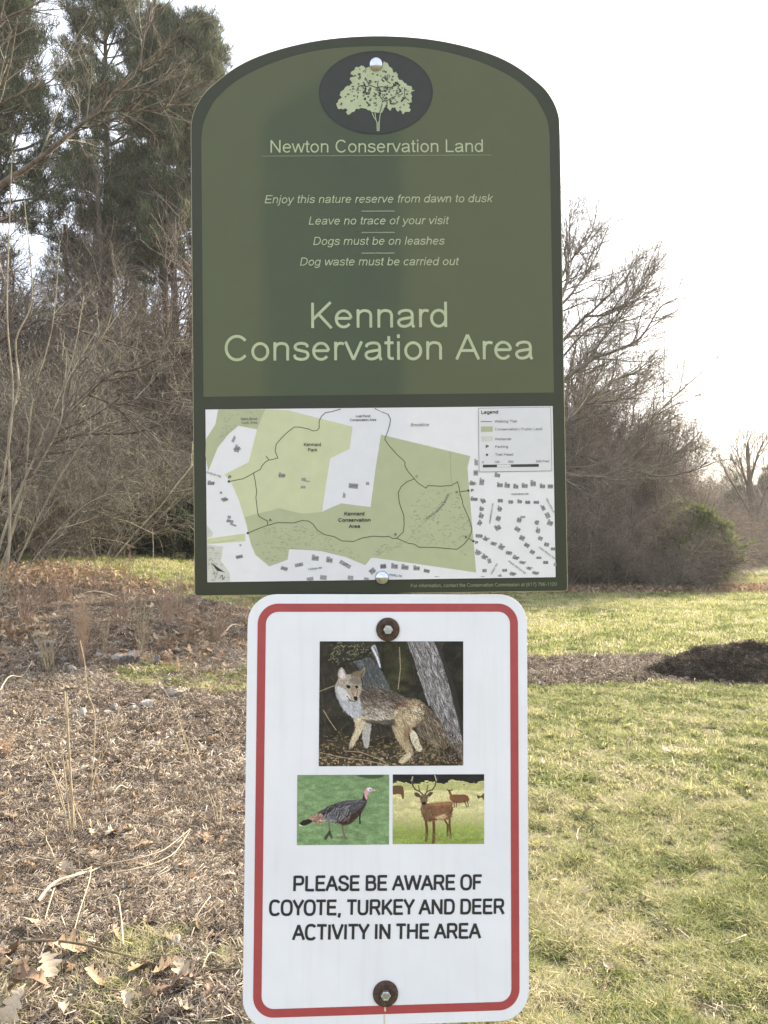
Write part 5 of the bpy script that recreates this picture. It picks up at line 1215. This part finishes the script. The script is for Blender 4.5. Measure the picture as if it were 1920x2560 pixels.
turf('lawn_grass', 90000, 2.1, 4.4, near, .7, 1.35, 'short winter lawn grass close to the signs', 1.0)
turf('lawn_grass', 110000, 4.3, 9.5, midt, .7, 1.4, 'short winter lawn grass in the middle of the lawn', 1.0)
turf('lawn_grass', 90000, 9.3, 27, fart, .7, 1.3, 'short winter lawn grass running to the wood edge', 1.0)

m_chip = leafy('wood_chip_shreds', [(0, (.045, .035, .027)), (.3, (.12, .093, .072)), (.5, (.25, .20, .155)), (.78, (.40, .335, .265)), (1, (.56, .49, .39))], 'tint', None, .12, .85)
def chip_mesh(seed, n, L_, w, spread, rise):
    r = np.random.default_rng(seed); V, F_ = [], []
    for _ in range(n):
        a = r.uniform(0, 6.28); el = r.normal(0, .3); d = np.array([math.cos(a) * math.cos(el), math.sin(a) * math.cos(el), math.sin(el)]); s = np.cross(d, [0, 0, 1.]) ; s = s / np.linalg.norm(s) * w * r.uniform(.5, 1.5)
        c = np.array([*r.uniform(-spread, spread, 2), r.uniform(0, rise)]); l = L_ * r.uniform(.4, 1.3) / 2; u = np.cross(s, d) ; u = u / np.linalg.norm(u) * w * .45; bend = np.array([0, 0, r.normal(0, .12) * l]); b = len(V)
        V += [c - d * l - s, c - d * l + s, c + s * .9 + u + bend, c - s * .9 + u + bend, c + d * l - s * .6, c + d * l + s * .6, c - u + bend]
        F_ += [[b, b + 1, b + 2], [b, b + 2, b + 3], [b + 3, b + 2, b + 5], [b + 3, b + 5, b + 4], [b, b + 6, b + 1], [b + 4, b + 5, b + 6]]
    return mesh_np('shred', np.array(V), np.array(F_), m_chip)
c_near = [chip_mesh(i, 8, .040, .0009, .024, .012) for i in range(6)] + [chip_mesh(9, 2, .022, .003, .02, .008), chip_mesh(10, 2, .075, .0012, .02, .016)]
c_mid = [chip_mesh(20 + i, 9, .05, .0022, .06, .018) for i in range(5)]
def chips(name, n, y0, y1, ms, label, s0, s1, extra=None, pw=1.0):
    x, y = wedge(n, y0, y1, rng, pw=pw) if extra is None else extra
    z = height(x, y); pile = pile_h(x, y) > 0; bm_ = bedmask(x, y); keep = (rng.uniform(0, 1, len(x)) < bm_ * 1.1 + .02) & ~pile; x, y, z = x[keep], y[keep], z[keep]; n = len(x)
    big = fbm(x * 1.2, y * 1.2, 71); tint = np.clip(np.abs(rng.normal(.0, .42, n)) + .17 + (big - .5) * .5 + .1 * S((y - 4) / 4) - .22 * ((x > .6) & (y > 7)), 0, 1)
    rot = np.stack([rng.normal(0, .3, n), rng.normal(0, .3, n), rng.uniform(0, 6.28, n)], -1)
    scatter(name, np.stack([x, y, z + .002], -1), rot, rng.uniform(s0, s1, n), tint, ms, label)
chips('mulch_chips', 62000, 2.4, 4.8, c_near, 'shredded wood mulch covering the bed near the signs', .6, 1.4)
chips('mulch_chips', 75000, 4.7, 12.6, c_mid, 'shredded wood mulch covering the back of the bed and the strip', .6, 1.3)
# shreds lying on the pile
n = 9000; an_ = rng.uniform(0, 6.28, n); rb_ = rng.uniform(0, .97, n) ** .6; x = pcx + rb_ * np.cos(an_) * 1.06 * (1 + .1 * np.sin(3 * an_)); y = pcy + rb_ * np.sin(an_) * .62 * (1 + .08 * np.sin(4 * an_ + 1))
z = height(x, y) + .31 * np.clip(1 - rb_ ** 1.5, 0, 1) * (.86 + .22 * np.cos(an_ * 2 + .4) * rb_) + .05 * np.exp(-((x - 3.5) ** 2 + (y - 8.3) ** 2) / .05) + (1 - rb_) ** .3 * (.16 * (fbm(x * 5, y * 5, 51) - .5) + .09 * (fbm(x * 17, y * 17, 52) - .5))
scatter('mulch_chips', np.stack([x, y, z], -1), np.stack([rng.normal(0, .5, n), rng.normal(0, .5, n), rng.uniform(0, 6.28, n)], -1), rng.uniform(.5, 1.1, n), np.clip(np.abs(rng.normal(0, .24, n)), 0, .9), c_mid, 'loose shreds on the heap of dark mulch')

# oak leaves
m_leaf = leafy('dry_oak_leaf', [(0, (.10, .062, .038)), (.3, (.18, .115, .07)), (.6, (.29, .20, .125)), (.85, (.40, .30, .20)), (1, (.50, .40, .29))], 'tint', None, .3, .6)
m_leaf1 = [simple('tan_oak_leaf', (.25, .17, .10, 1), (.36, .26, .165, 1), 30, .6), simple('brown_oak_leaf', (.13, .082, .052, 1), (.21, .14, .09, 1), 30, .6), simple('pale_oak_leaf', (.33, .26, .18, 1), (.46, .38, .275, 1), 30, .6)]
def oak_leaf(seed, L_, mats, curl=1.0):
    r = np.random.default_rng(seed); out = []
    lobes = [(a_[0], max(a_[1], .008)) for a_ in catmull([(0, .01), (.07, .03), (.14, .10), (.20, .20), (.26, .21), (.30, .12), (.35, .13), (.42, .29), (.49, .30), (.53, .16), (.57, .15), (.65, .31), (.72, .29), (.76, .16), (.80, .15), (.87, .22), (.93, .19), (1.0, .02)], 2)]
    n = len(lobes); V, F_ = [], []; c1 = r.uniform(-.4, 1.1) * curl; tw = r.normal(0, .5); bd_ = r.normal(0, .35)
    for (t, w) in lobes:
        asy = (1 + .22 * math.sin(t * 9 + seed), 1 + .22 * math.sin(t * 8 + seed * 2 + 1))
        for s in (-1, -.5, 0, .5, 1):
            ww = w * L_ * s * asy[s > 0] * .9; x = (t - .5) * L_ + abs(s) * w * L_ * .25
            z = c1 * ww * ww / L_ * 2.2 + .12 * L_ * math.sin(t * 3.1 + seed) * curl + tw * ww * (t - .5) + bd_ * L_ * (t - .5) ** 2 + r.normal(0, .008) * L_
            V.append((x, ww, z))
    for i in range(n - 1):
        for j in range(4): a_ = i * 5 + j; F_.append([a_, a_ + 1, a_ + 6, a_ + 5])
    V = np.array(V); b = len(V); st = np.array([[(-.5) * L_, -.0012, 0], [(-.5) * L_, .0012, 0], [-.72 * L_, .0008, .1 * L_ * curl], [-.72 * L_, -.0008, .1 * L_ * curl]]); V = np.concatenate([V, st]); F_.append([b, b + 1, b + 2, b + 3])
    V[:, 2] -= V[:, 2].min() - .001
    return mesh_np('oak_leaf', V, np.array(F_), mats, True)
lv = [oak_leaf(100 + i, .11, m_leaf, 1.3) for i in range(6)]
def leaves(name, x, y, label, s0, s1, lift=.01):
    n = len(x); rot = np.stack([rng.normal(0, .6, n), rng.normal(0, .6, n), rng.uniform(0, 6.28, n)], -1)
    scatter(name, np.stack([x, y, height(x, y) + rng.uniform(0, lift, n)], -1), rot, rng.uniform(s0, s1, n), np.clip(rng.normal(.66, .24, n), 0, 1), lv, label)
x, y = wedge(26000, 7.5, 13.2, rng, x1=-1.6); d_ = fbm(x * .9, y * .9, 81); kk = rng.uniform(0, 1, len(x)) < np.clip((d_ - .40) * 3, 0, 1) * S((-x / y - .12) / .22) * S((y - 7.4) / 3); leaves('leaf_litter', x[kk], y[kk], 'drift of dead oak leaves on the bank at the left', .6, 1.15, .10)
x = rng.uniform(2.5, 16, 9000); y = 20.0 + rng.normal(0, .5, 9000) + (x > 11) * (x - 11) * .3; kk = (x < 11) | (rng.uniform(0, 1, 9000) < .0); leaves('leaf_litter', x[kk], y[kk], 'band of dead leaves along the foot of the right thicket', .7, 1.3, .1)
x, y = wedge(2600, 2.6, 12, rng, x1=-.3); leaves('leaf_litter', x, y, 'small scraps of leaf scattered through the mulch', .25, .8, .02)
x, y = wedge(420, 3.5, 20, rng, x0=.3); leaves('leaf_litter', x, y, 'small scraps of leaf scattered over the lawn', .25, .5, .01)

def pick(u, v, dz=0): p_ = at(u, v); return (p_.x, p_.y, p_.z + dz)
lm = [oak_leaf(200 + i, 1.0, m_leaf1[i % 3], 1.2) for i in range(9)]
named = {0: 'tan lobed oak leaf lying flat on the mulch above the bleached branch', 1: 'upright pale oak leaf caught against the bleached branch', 2: 'yellowish crumpled leaf in the lower left corner', 3: 'long curled brown leaf under the dark twig at lower left'}
LFL = 'dry brown oak leaf on the ground left of the white sign'
spots = [(350, 2130, .11, 0), (190, 2200, .10, 1), (78, 2490, .13, 2), (180, 2390, .15, 0), (165, 2180, .09, 1), (270, 2220, .08, 2), (290, 2355, .08, 0), (120, 2440, .12, 1), (410, 2440, .1, 1), (340, 2450, .1, 0), (470, 2455, .1, 1), (455, 2480, .08, 2), (30, 2400, .12, 1), (60, 2450, .11, 0), (40, 2540, .13, 0), (395, 2500, .1, 1),
         (515, 2500, .07, 0), (240, 2470, .1, 1), (570, 2200, .07, 2), (590, 2215, .06, 0), (535, 2060, .07, 2), (520, 2080, .06, 0), (545, 2095, .06, 1), (500, 1895, .09, 1), (460, 1905, .08, 0), (490, 1880, .08, 2), (445, 1890, .08, 1), (480, 1912, .07, 0), (580, 1900, .08, 2), (190, 1735, .1, 0), (170, 1725, .1, 1), (200, 1745, .1, 2), (225, 2090, .06, 0), (275, 2095, .08, 2),
         (265, 1895, .09, 0), (280, 1915, .1, 2), (290, 1575, .16, 1), (330, 1580, .16, 0), (300, 1600, .14, 2), (370, 1590, .14, 1), (10, 1640, .16, 0), (28, 1655, .16, 2), (5, 1670, .14, 1), (45, 1625, .13, 0), (210, 1900, .08, 1), (120, 1860, .09, 2), (70, 1870, .07, 0), (310, 2520, .07, 0), (460, 2540, .08, 2), (150, 2550, .09, 1), (230, 2395, .1, 0), (15, 2060, .09, 1), (100, 2380, .09, 0)]
for i, (u, v, s_, m_) in enumerate(spots):
    me = lm[(i * 4 + m_) % 9]; o_ = obj('oak_leaf', me, loc=pick(u, v, .02 if v > 2340 else .010), label=named.get(i, LFL), cat='leaf', group='oak leaves on the mulch bed')
    o_.scale = (s_, s_, s_); o_.rotation_euler = (rnd.gauss(0, .35) + (1.1 if i == 1 else 0), rnd.gauss(0, .35), rnd.uniform(0, 6.28) if i else .3)
for i, (u, v, s_, m_, lb) in enumerate(((1665, 1893, .10, 2, 'pale dried leaf lying on the lawn right of the white sign'), (1358, 1918, .06, 0, 'small orange-tan leaf beside the right edge of the white sign'), (1480, 2045, .09, 2, 'pale curled leaf on the lawn below the orange one'), (1468, 2243, .05, 2, 'small whitish leaf standing in the grass'), (1518, 2430, .05, 2, 'small bleached leaf low in the right-hand grass'), (1385, 2220, .05, 2, 'twisted pale scrap of leaf close to the white sign on the right'))):
    o_ = obj('fallen_leaf', lm[(2 + 3 * i) % 9] if m_ == 2 else lm[0], loc=pick(u, v, .02), label=lb, cat='leaf'); o_.scale = (s_, s_, s_); o_.rotation_euler = (.2, .3, 1.3 * i)

# ------------------------------------------------------------------ stones
m_st = [simple('pale_field_stone', (.20, .185, .16, 1), (.42, .39, .345, 1), 9, .9, .6), simple('dark_field_stone', (.07, .07, .075, 1), (.20, .20, .205, 1), 8, .85, .6), simple('tan_field_stone', (.20, .17, .14, 1), (.38, .33, .27, 1), 9, .9, .6)]
def stone(seed, mat):
    r = np.random.default_rng(seed); bm = bmesh.new(); bmesh.ops.create_icosphere(bm, subdivisions=3, radius=1)
    cuts = [(unit(r.normal(size=3)), r.uniform(.42, .78)) for _ in range(13)]
    for v_ in bm.verts:
        c = np.array(v_.co)
        for nn_, dd in cuts:
            s_ = c @ nn_
            if s_ > dd: c = c - nn_ * (s_ - dd) * .98
        v_.co = Vector(c + r.normal(0, .020, 3))
    me = bpy.data.meshes.new('stone'); bm.to_mesh(me); bm.free(); me.materials.append(mat); return me
stn = [[stone(300 + 10 * j + i, m_st[j]) for i in range(4)] for j in range(3)]
SL = {0: 'large dark grey stone on the back row, the darkest of the bed', 22: 'large pale angular stone in the grass beside the foot of the white sign', 6: 'big tan stone with green grass beside it', 7: 'rounded pale stone just left of the big tan one', 1: 'tan upright stone right of the dark grey one', 2: 'dark angular stone at the right end of the back row', 17: 'blue-grey stone behind the feathery grass', 18: 'whitish stone by the leaf cluster near the white sign', 23: 'small grey stone left of the large pale one'}
ST = [(325, 1656, 66, 1), (412, 1642, 42, 2), (446, 1638, 44, 1), (392, 1656, 34, 1), (292, 1652, 40, 0), (245, 1642, 32, 2), (432, 1742, 62, 2), (368, 1770, 44, 0), (335, 1776, 34, 0), (288, 1776, 38, 0), (312, 1778, 20, 2), (268, 1786, 24, 0), (240, 1784, 30, 2), (205, 1792, 44, 0), (182, 1788, 28, 0), (130, 1804, 26, 0), (106, 1807, 22, 1), (112, 1618, 56, 1), (572, 1882, 28, 0), (548, 1884, 24, 1), (500, 1876, 30, 0), (592, 1900, 26, 2),
      (430, 2362, 60, 0), (372, 2362, 24, 1), (405, 2396, 20, 1), (552, 2356, 32, 1), (590, 2334, 26, 0), (498, 2366, 22, 1), (572, 1512, 16, 0), (492, 1532, 22, 0), (452, 1552, 24, 0), (455, 1572, 16, 2), (180, 1678, 30, 0), (225, 1690, 26, 2), (290, 1692, 24, 0), (420, 1706, 22, 0), (385, 1745, 24, 2), (52, 1812, 18, 1), (545, 1640, 18, 0), (95, 1640, 20, 0), (605, 1545, 24, 0), (545, 1610, 18, 0), (330, 1880, 12, 0), (268, 2062, 10, 0), (402, 1725, 20, 0), (18, 1790, 20, 1), (160, 1654, 24, 1), (70, 1870, 14, 0), (535, 2330, 14, 1), (510, 2340, 16, 0)]
for i, (u, v, w, c) in enumerate(ST):
    p_ = at(u, v); r_ = w / 2 / FPX * p_.y * 1.05
    o_ = obj('stone', stn[c][i % 4], loc=(p_.x, p_.y, p_.z + r_ * .30), label=SL.get(i, 'small weathered field stone set along the edge of the mulch bed'), cat='stone', group='stones edging the mulch bed')
    o_.scale = (r_, r_ * .8, r_ * rnd.uniform(.55, .75)); o_.rotation_euler = (rnd.uniform(-.2, .2), rnd.uniform(-.2, .2), rnd.uniform(0, 6.28))

# ------------------------------------------------------------------ stalks, sticks and dry plants of the bed
def stalks(name, lines, mat, label, cat, group=None, wob=.004, twig=None, sides=5, thick=1.45):
    """lines: (photo trace from the foot up, radius mm at foot, at tip)"""
    foot = at(*lines[0][0][0]); o = empty(name, foot); props(o, label, cat, group); off = np.array(foot)
    for (tr_, ra, rb) in lines:
        f0 = at(*tr_[0]); d0 = f0.y; c = catmull([(x, y, 0) for x, y in tr_], 4); n = len(c); lean = rnd.uniform(-.12, .12)
        Q = np.array([P(q[0], q[1], d0 + lean * k_ / n + rnd.gauss(0, wob)) for k_, q in enumerate(c)]); Q[0, 2] -= .01
        obj('stalk', mesh_np('stalk', *tubes(Q[None] - off, np.linspace(ra, rb, n)[None] * thick / 1000, sides), mat, True), o)
        if twig:
            A_, B2 = resample(Q - off, np.linspace(ra, rb, n) / 1000, 20); s1, q1 = spawn(A_[None], B2[None], twig[0], .35, 1, twig[1], 30, 4, .0022, .1, .05, np.random.default_rng(int(tr_[0][0])))
            obj('seed_twigs', mesh_np('seed_twigs', *tubes(s1, q1, 3), mat), o, kind='stuff')
    return o
stalks('cut_stalk_clump', [([(180, 2088), (178, 1980), (170, 1850), (161, 1728)], 3.6, 2.6), ([(184, 2086), (180, 1990), (171, 1840), (166, 1730)], 3.2, 2.4), ([(176, 2080), (165, 1960), (152, 1850)], 2.6, 1.6), ([(190, 2075), (175, 1950), (164, 1880)], 2.4, 1.4), ([(172, 2085), (150, 1975), (110, 1890)], 2.2, 1.2), ([(170, 2060), (140, 1960), (125, 1880)], 2, 1.2), ([(190, 2086), (205, 2060), (185, 2010), (178, 1960)], 3, 2)], m_straw, 'clump of tall straw-coloured cut stalks at left centre', 'plant')
stalks('forked_dry_stem', [([(225, 1985), (235, 1870), (236, 1780), (218, 1730), (212, 1660), (200, 1600)], 2.6, 1.4), ([(226, 1985), (245, 1900), (270, 1850), (300, 1770)], 3.2, 1.8), ([(224, 1985), (240, 1930), (268, 1860), (262, 1800)], 2, 1)], m_straw, 'thin branching dry stem leaning right beside the straw stalks', 'plant', twig=(5, .08))
stalks('dry_plant', [([(476, 1900), (455, 1830), (440, 1770), (420, 1740), (375, 1660)], 2, .9), ([(480, 1905), (462, 1845), (452, 1800)], 2, 1), ([(470, 1905), (455, 1860), (440, 1830)], 1.8, .8), ([(484, 1905), (470, 1850), (430, 1775)], 1.5, .8)], m_straw, 'dry plant with brown leaves at its foot close to the white sign', 'plant')
stalks('dry_plant', [([(540, 2060), (530, 2010), (515, 1972)], 2, 1), ([(545, 2062), (540, 2020), (528, 1985)], 2, 1), ([(550, 2065), (552, 2020), (549, 1980)], 1.8, 1), ([(530, 2062), (500, 2040), (488, 2028)], 1.8, 1)], m_straw, 'small leafy tuft of cut stalks at the edge of the white sign', 'plant')
rg_ = random.Random(4)
def grassy(name, u, v, hpx, n, spread, mat, label, cat='plant', r0=1.5, twig=None, group=None):
    L_ = []
    for _ in range(n):
        du = rg_.gauss(0, spread * .25); ex = rg_.gauss(0, spread); h_ = hpx * rg_.uniform(.55, 1.1)
        L_.append(([(u + du, v + rg_.uniform(-4, 4)), (u + du + ex * .3, v - h_ * .4), (u + du + ex * .7, v - h_ * .75), (u + du + ex, v - h_)], r0, r0 * .5))
    return stalks(name, L_, mat, label, cat, group, .01, twig, 3, 1.0)
grassy('feathery_grass', 205, 1660, 165, 44, 20, m_straw2, 'feathery pinkish-tan dry grass standing above the stones', r0=2.2, twig=(14, .10))
grassy('feathery_grass', 262, 1640, 110, 16, 14, m_straw, 'shorter pale dry grass right of the pinkish grass', r0=2.0, twig=(6, .06))
grassy('feathery_grass', 20, 1890, 60, 24, 22, m_straw2, 'low reddish dry grass tuft at the left edge', r0=1.3, twig=(8, .05))
for (u, v, h, n, s, m_, r_, lb) in ((355, 1640, 150, 7, 14, m_straw, 2.2, 'group of straight tan stems behind the dark grey stone'), (470, 1600, 110, 14, 22, m_redstem, 1.6, 'thin reddish stems behind the back row of stones'), (540, 1600, 120, 14, 26, m_redstem, 1.5, 'thin reddish stems nearest the corner of the white sign'), (420, 1560, 130, 12, 26, m_redstem, 1.8, 'loose reddish stems in the middle of the bank'), (300, 1560, 120, 14, 30, m_redstem, 1.9, 'loose brown stems at the top of the leaf bank'),
        (450, 1520, 110, 10, 14, m_straw, 2.4, 'pale dry grass on the far side of the bed'), (120, 1680, 120, 10, 26, m_straw, 1.8, 'sparse dry stems left of the feathery grass'), (60, 1560, 150, 12, 36, m_redstem, 2.4, 'brown stems rising from the leaf drift at the left edge'), (160, 1500, 120, 12, 36, m_redstem, 2.6, 'brown stems on the crest of the left bank'), (610, 1560, 100, 10, 16, m_redstem, 1.6, 'sparse stems directly beside the top of the white sign'), (240, 1480, 120, 8, 30, m_redstem, 2.6, 'thin weeds in front of the far lawn at left'), (330, 1470, 110, 6, 20, m_redstem, 2.4, 'thin weeds standing below the dark evergreen bush')):
    grassy('dry_plant', u, v, h, n + 8, s * 1.3, m_, lb, r0=r_ * 1.9, twig=(5, .13))
o_ = stalks('young_sapling', [([(382, 1470), (382, 1420), (383, 1370), (381, 1322)], 5, 3), ([(383, 1365), (370, 1345), (362, 1336)], 3.5, 3), ([(383, 1370), (388, 1345), (392, 1330)], 3, 3)], m_straw, 'slim sapling with swollen pale buds against the dark bush', 'plant')

def stick(name, tr_, ra, rb, mat, label, cat='stick', side=None, lift=.012, group=None, sides=7):
    c = catmull([(x, y, 0) for x, y in tr_], 6); Q = np.array([np.array(at(q[0], q[1])) for q in c]); n = len(Q)
    if name != 'mulch_stick': ra, rb, lift = ra * 1.5, rb * 1.5, lift + .016
    z = Q[:, 2] + lift * (1 + .8 * np.sin(np.linspace(0, 6, n))) + ra / 1000; Q[:, 2] = z; off = Q[0].copy(); o = empty(name, off); props(o, label, cat, group)
    obj('shaft', mesh_np('shaft', *tubes(Q[None] - off, np.linspace(ra, rb, n)[None] / 1000, sides), mat, True), o)
    for s_ in side or []:
        c = catmull([(x, y, 0) for x, y in s_[0]], 5); q2 = np.array([np.array(at(q[0], q[1])) for q in c]); q2[:, 2] += lift * np.linspace(1.2, s_[3] if len(s_) > 3 else .8, len(q2)) + s_[1] / 1000
        obj('side_shoot', mesh_np('side_shoot', *tubes(q2[None] - off, np.linspace(s_[1], s_[2], len(q2))[None] * 1.5 / 1000, 5), mat, True), o)
    return o
m_bleach = simple('bleached_branch_wood', (.36, .29, .19, 1), (.58, .50, .37, 1), 40, .75)
m_dkstick = simple('greenish_dark_twig_bark', (.085, .07, .042, 1), (.19, .155, .095, 1), 40, .7)
stick('bleached_branch', [(95, 2275), (130, 2245), (175, 2222), (215, 2195), (250, 2176), (270, 2178)], 4.5, 3.0, m_bleach, 'bleached forked branch lying across the mulch at lower left', side=[([(135, 2243), (120, 2290), (112, 2316)], 2.2, 1.2), ([(228, 2188), (222, 2230), (200, 2300), (178, 2385)], 1.8, 1.1, 1.5), ([(268, 2180), (330, 2172), (400, 2155), (440, 2130), (476, 2102)], 2.2, 1.4, 2), ([(275, 2203), (350, 2195), (430, 2165), (474, 2108)], 2.4, 1.4, 2), ([(160, 2228), (185, 2205), (230, 2180)], 2.2, 1.6), ([(130, 2250), (95, 2240), (55, 2232)], 1.6, 1), ([(215, 2195), (180, 2190), (160, 2165)], 1.6, 1)])
stick('dark_twig', [(22, 2386), (90, 2392), (170, 2400), (250, 2408), (350, 2420), (430, 2430), (520, 2436), (602, 2442)], 3.2, 2.2, m_dkstick, 'long dark greenish twig lying across the grass at lower left', side=[([(68, 2392), (70, 2370), (66, 2330)], 1.5, .9), ([(480, 2433), (500, 2440), (560, 2452)], 1.4, .8)], lift=.016)
stick('bare_twig', [(308, 2390), (300, 2320), (286, 2265), (240, 2255), (190, 2256)], 2.0, 1.2, m_bleach, 'curved pale twig bent over between the bleached branch and the dark twig', lift=.02)
stick('bare_twig', [(135, 2165), (118, 2140), (116, 2100), (118, 2068)], 1.6, 1.0, m_bleach, 'thin upright-looking twig left of the straw stalks foot', lift=.02)
stick('bare_twig', [(30, 2180), (80, 2172), (140, 2160), (205, 2140)], 1.8, 1.0, m_bleach, 'thin pale twig above the bleached branch at the far left', lift=.012)
stick('bare_twig', [(0, 1750), (40, 1715), (80, 1668)], 4, 3, m_bleach, 'pale slanting stick at the left edge behind the stones', lift=.06)
stick('bare_twig', [(565, 1590), (595, 1575), (622, 1558)], 5, 3, m_bleach, 'pale stick pointing at the upper corner of the white sign', lift=.04)
stick('bare_twig', [(290, 1505), (210, 1498), (190, 1500)], 6, 4, m_bleach, 'bleached stick on the back of the bed at left', lift=.05)
stick('bare_twig', [(505, 2445), (540, 2410), (602, 2405)], 1.6, 1, m_bleach, 'thin pale twig in the grass touching the white sign', lift=.012)
stick('bare_twig', [(490, 2320), (525, 2285), (520, 2250), (560, 2320)], 1.6, 1, m_bleach, 'wispy bent twig on the mulch right of the bleached branch', lift=.02)
stick('bare_twig', [(1486, 1652), (1492, 1646), (1508, 1642)], 6, 3, m_bleach, 'small white twig on the mulch strip left of the heap', lift=.02)
stick('bare_twig', [(285, 1995), (310, 1980), (326, 1968)], 2.5, 2, m_bleach, 'short straight stick on the mulch right of the forked stem', lift=.01)
for i in range(110):     # loose litter sticks in the bed
    u, v = rnd.uniform(-20, 600), rnd.choice((rnd.uniform(1720, 2350), rnd.uniform(1980, 2340))); a_ = rnd.uniform(-.5, .5); l_ = rnd.uniform(20, 75); d_ = rnd.uniform(-10, 10)
    stick('mulch_stick', [(u, v), (u + l_ * .5 * math.cos(a_), v + l_ * .4 * math.sin(a_) + d_ * .3), (u + l_ * math.cos(a_), v + l_ * math.sin(a_))], rnd.uniform(1.0, 2.8), .9, m_bleach if i % 2 else m_straw, 'short dry stick lying loose in the mulch bed', group='loose sticks in the mulch bed', sides=4)

# ------------------------------------------------------------------ labels that single each repeat out
_TENS = ['twenty-' + w for w in 'first second third fourth fifth sixth seventh eighth ninth'.split()] + ['thirtieth']
ORD = 'first second third fourth fifth sixth seventh eighth ninth tenth eleventh twelfth thirteenth fourteenth fifteenth sixteenth seventeenth eighteenth nineteenth twentieth'.split() + _TENS + ['thirty-' + w for w in 'first second third fourth fifth sixth seventh eighth ninth'.split()]
def u_of(o):
    c = M3.T @ (np.array(o.location) - EYE); return CX + FPX * c[0] / -c[2], CY - FPX * c[1] / -c[2], -c[2]
def number(objs, text):
    objs = sorted(objs, key=lambda o: u_of(o)[0])
    if len(objs) == 1: objs[0]['label'] = text.format('only'); return
    for i, o in enumerate(objs):
        if i < len(ORD): o['label'] = text.format(ORD[i]) + (' counted from the left')
def sel(group, f=lambda q: True, lab=None): return [o for o in sc.objects if o.get('group') == group and o.parent is None and f(u_of(o)) and (lab is None or o['label'] == lab)]
SS = 'small weathered field stone set along the edge of the mulch bed'; SG = 'stones edging the mulch bed'
number(sel(SG, lambda q: q[1] > 2200, SS), '{} small stone in the grass beside the white sign')
number(sel(SG, lambda q: 1715 < q[1] < 1840, SS), '{} stone of the middle row in the bed')
number(sel(SG, lambda q: 1595 < q[1] < 1715, SS), '{} smaller stone of the back row')
number(sel(SG, lambda q: q[1] < 1595, SS), '{} pale stone on the far slope of the bed')
number(sel(SG, lambda q: 1840 < q[1] < 2200, SS), '{} small stone just nearer than the middle row')
LG_ = 'oak leaves on the mulch bed'
number(sel(LG_, lambda q: q[1] > 2425, LFL), '{} oak leaf in the bottom left grass')
number(sel(LG_, lambda q: 2330 < q[1] <= 2425, LFL), '{} oak leaf lying along the long dark twig')
number(sel(LG_, lambda q: 2120 < q[1] <= 2330, LFL), '{} oak leaf lying around the bleached branch')
number(sel(LG_, lambda q: 1950 < q[1] <= 2120, LFL), '{} oak leaf level with the straw stalks foot')
number(sel(LG_, lambda q: 1800 < q[1] <= 1950, LFL), '{} oak leaf level with the leafy dry plant')
number(sel(LG_, lambda q: 1700 < q[1] <= 1800, LFL), '{} oak leaf beside the middle row of stones')
number(sel(LG_, lambda q: q[1] <= 1700, LFL), '{} large oak leaf beside the back stones')
number(sel(GL_L, lambda q: q[2] < 19), '{} front-row bare shrub of the left brushwood')
number(sel(GL_L, lambda q: 19 <= q[2] < 23.3), '{} middle-row bare shrub of the left brushwood')
number(sel(GL_L, lambda q: q[2] >= 23.3), '{} tall back-row bare shrub of the left brushwood')
number(sel(GL_R, lambda q: q[2] < 23.5 and q[0] > 1300), '{} bare shrub along the front of the right thicket')
number(sel(GL_R, lambda q: q[2] < 26 and q[0] <= 1300), '{} bare shrub hidden behind the green sign')
number(sel(GL_R, lambda q: q[2] >= 23.5 and q[0] > 1300), '{} bare shrub along the back of the right thicket')
number(sel('young trees in the right thicket'), '{} thin young tree rising from the right thicket')
number(sel('straight trunks in the left wood'), '{} straight dark trunk in the left brushwood')
number(sel('bare trees below the pines'), '{} bare twiggy tree below the pines')
number(sel('bare brushwood of the far wood edge'), '{} hazy brown shrub of the far wood edge')
number(sel('pines further back in the wood'), '{} small dark pine further back in the wood')
number([o for o in sel('loose sticks in the mulch bed') if u_of(o)[1] < 2050], '{} loose dry stick in the back mulch')
for lo, hi, tx in ((2050, 2150, 'below the straw stalks'), (2150, 2240, 'level with the bleached branch'), (2240, 2400, 'along the near edge of the mulch')):
    number([o for o in sel('loose sticks in the mulch bed') if lo <= u_of(o)[1] < hi], '{} loose dry stick ' + tx)
number(sel('dark conifers under the pines'), '{} dark young conifer in the shade under the pines')
number(sel('bare trees of the distant wood'), '{} bare tree of the distant wood')
for o in sel('loose sticks in the mulch bed'):
    if o['label'] == 'short dry stick lying loose in the mulch bed': o['label'] = 'loose dry stick at the very edge of the mulch bed'
number(sel('fine bare trees of the right thicket'), '{} fine bare tree in the back of the right thicket')

# ------------------------------------------------------------------ air
bm = bmesh.new(); bmesh.ops.create_cube(bm, size=1)
for v_ in bm.verts: v_.co = Vector((v_.co.x * 420, v_.co.y * 420, -1.6 + (v_.co.z + .5) * 28))
mh = bpy.data.materials.new('thin_winter_haze'); mh.use_nodes = True; nt = mh.node_tree; nt.nodes.clear()
ho = nt.nodes.new('ShaderNodeOutputMaterial'); hv = nt.nodes.new('ShaderNodeVolumePrincipled')
hv.inputs['Color'].default_value = (.95, .96, 1, 1); hv.inputs['Density'].default_value = HAZE; hv.inputs['Anisotropy'].default_value = .45
nt.links.new(hv.outputs[0], ho.inputs['Volume'])
if HAZE > 0: bm_obj('haze', bm, mh, kind='stuff', label='thin bright haze in the low winter sun')
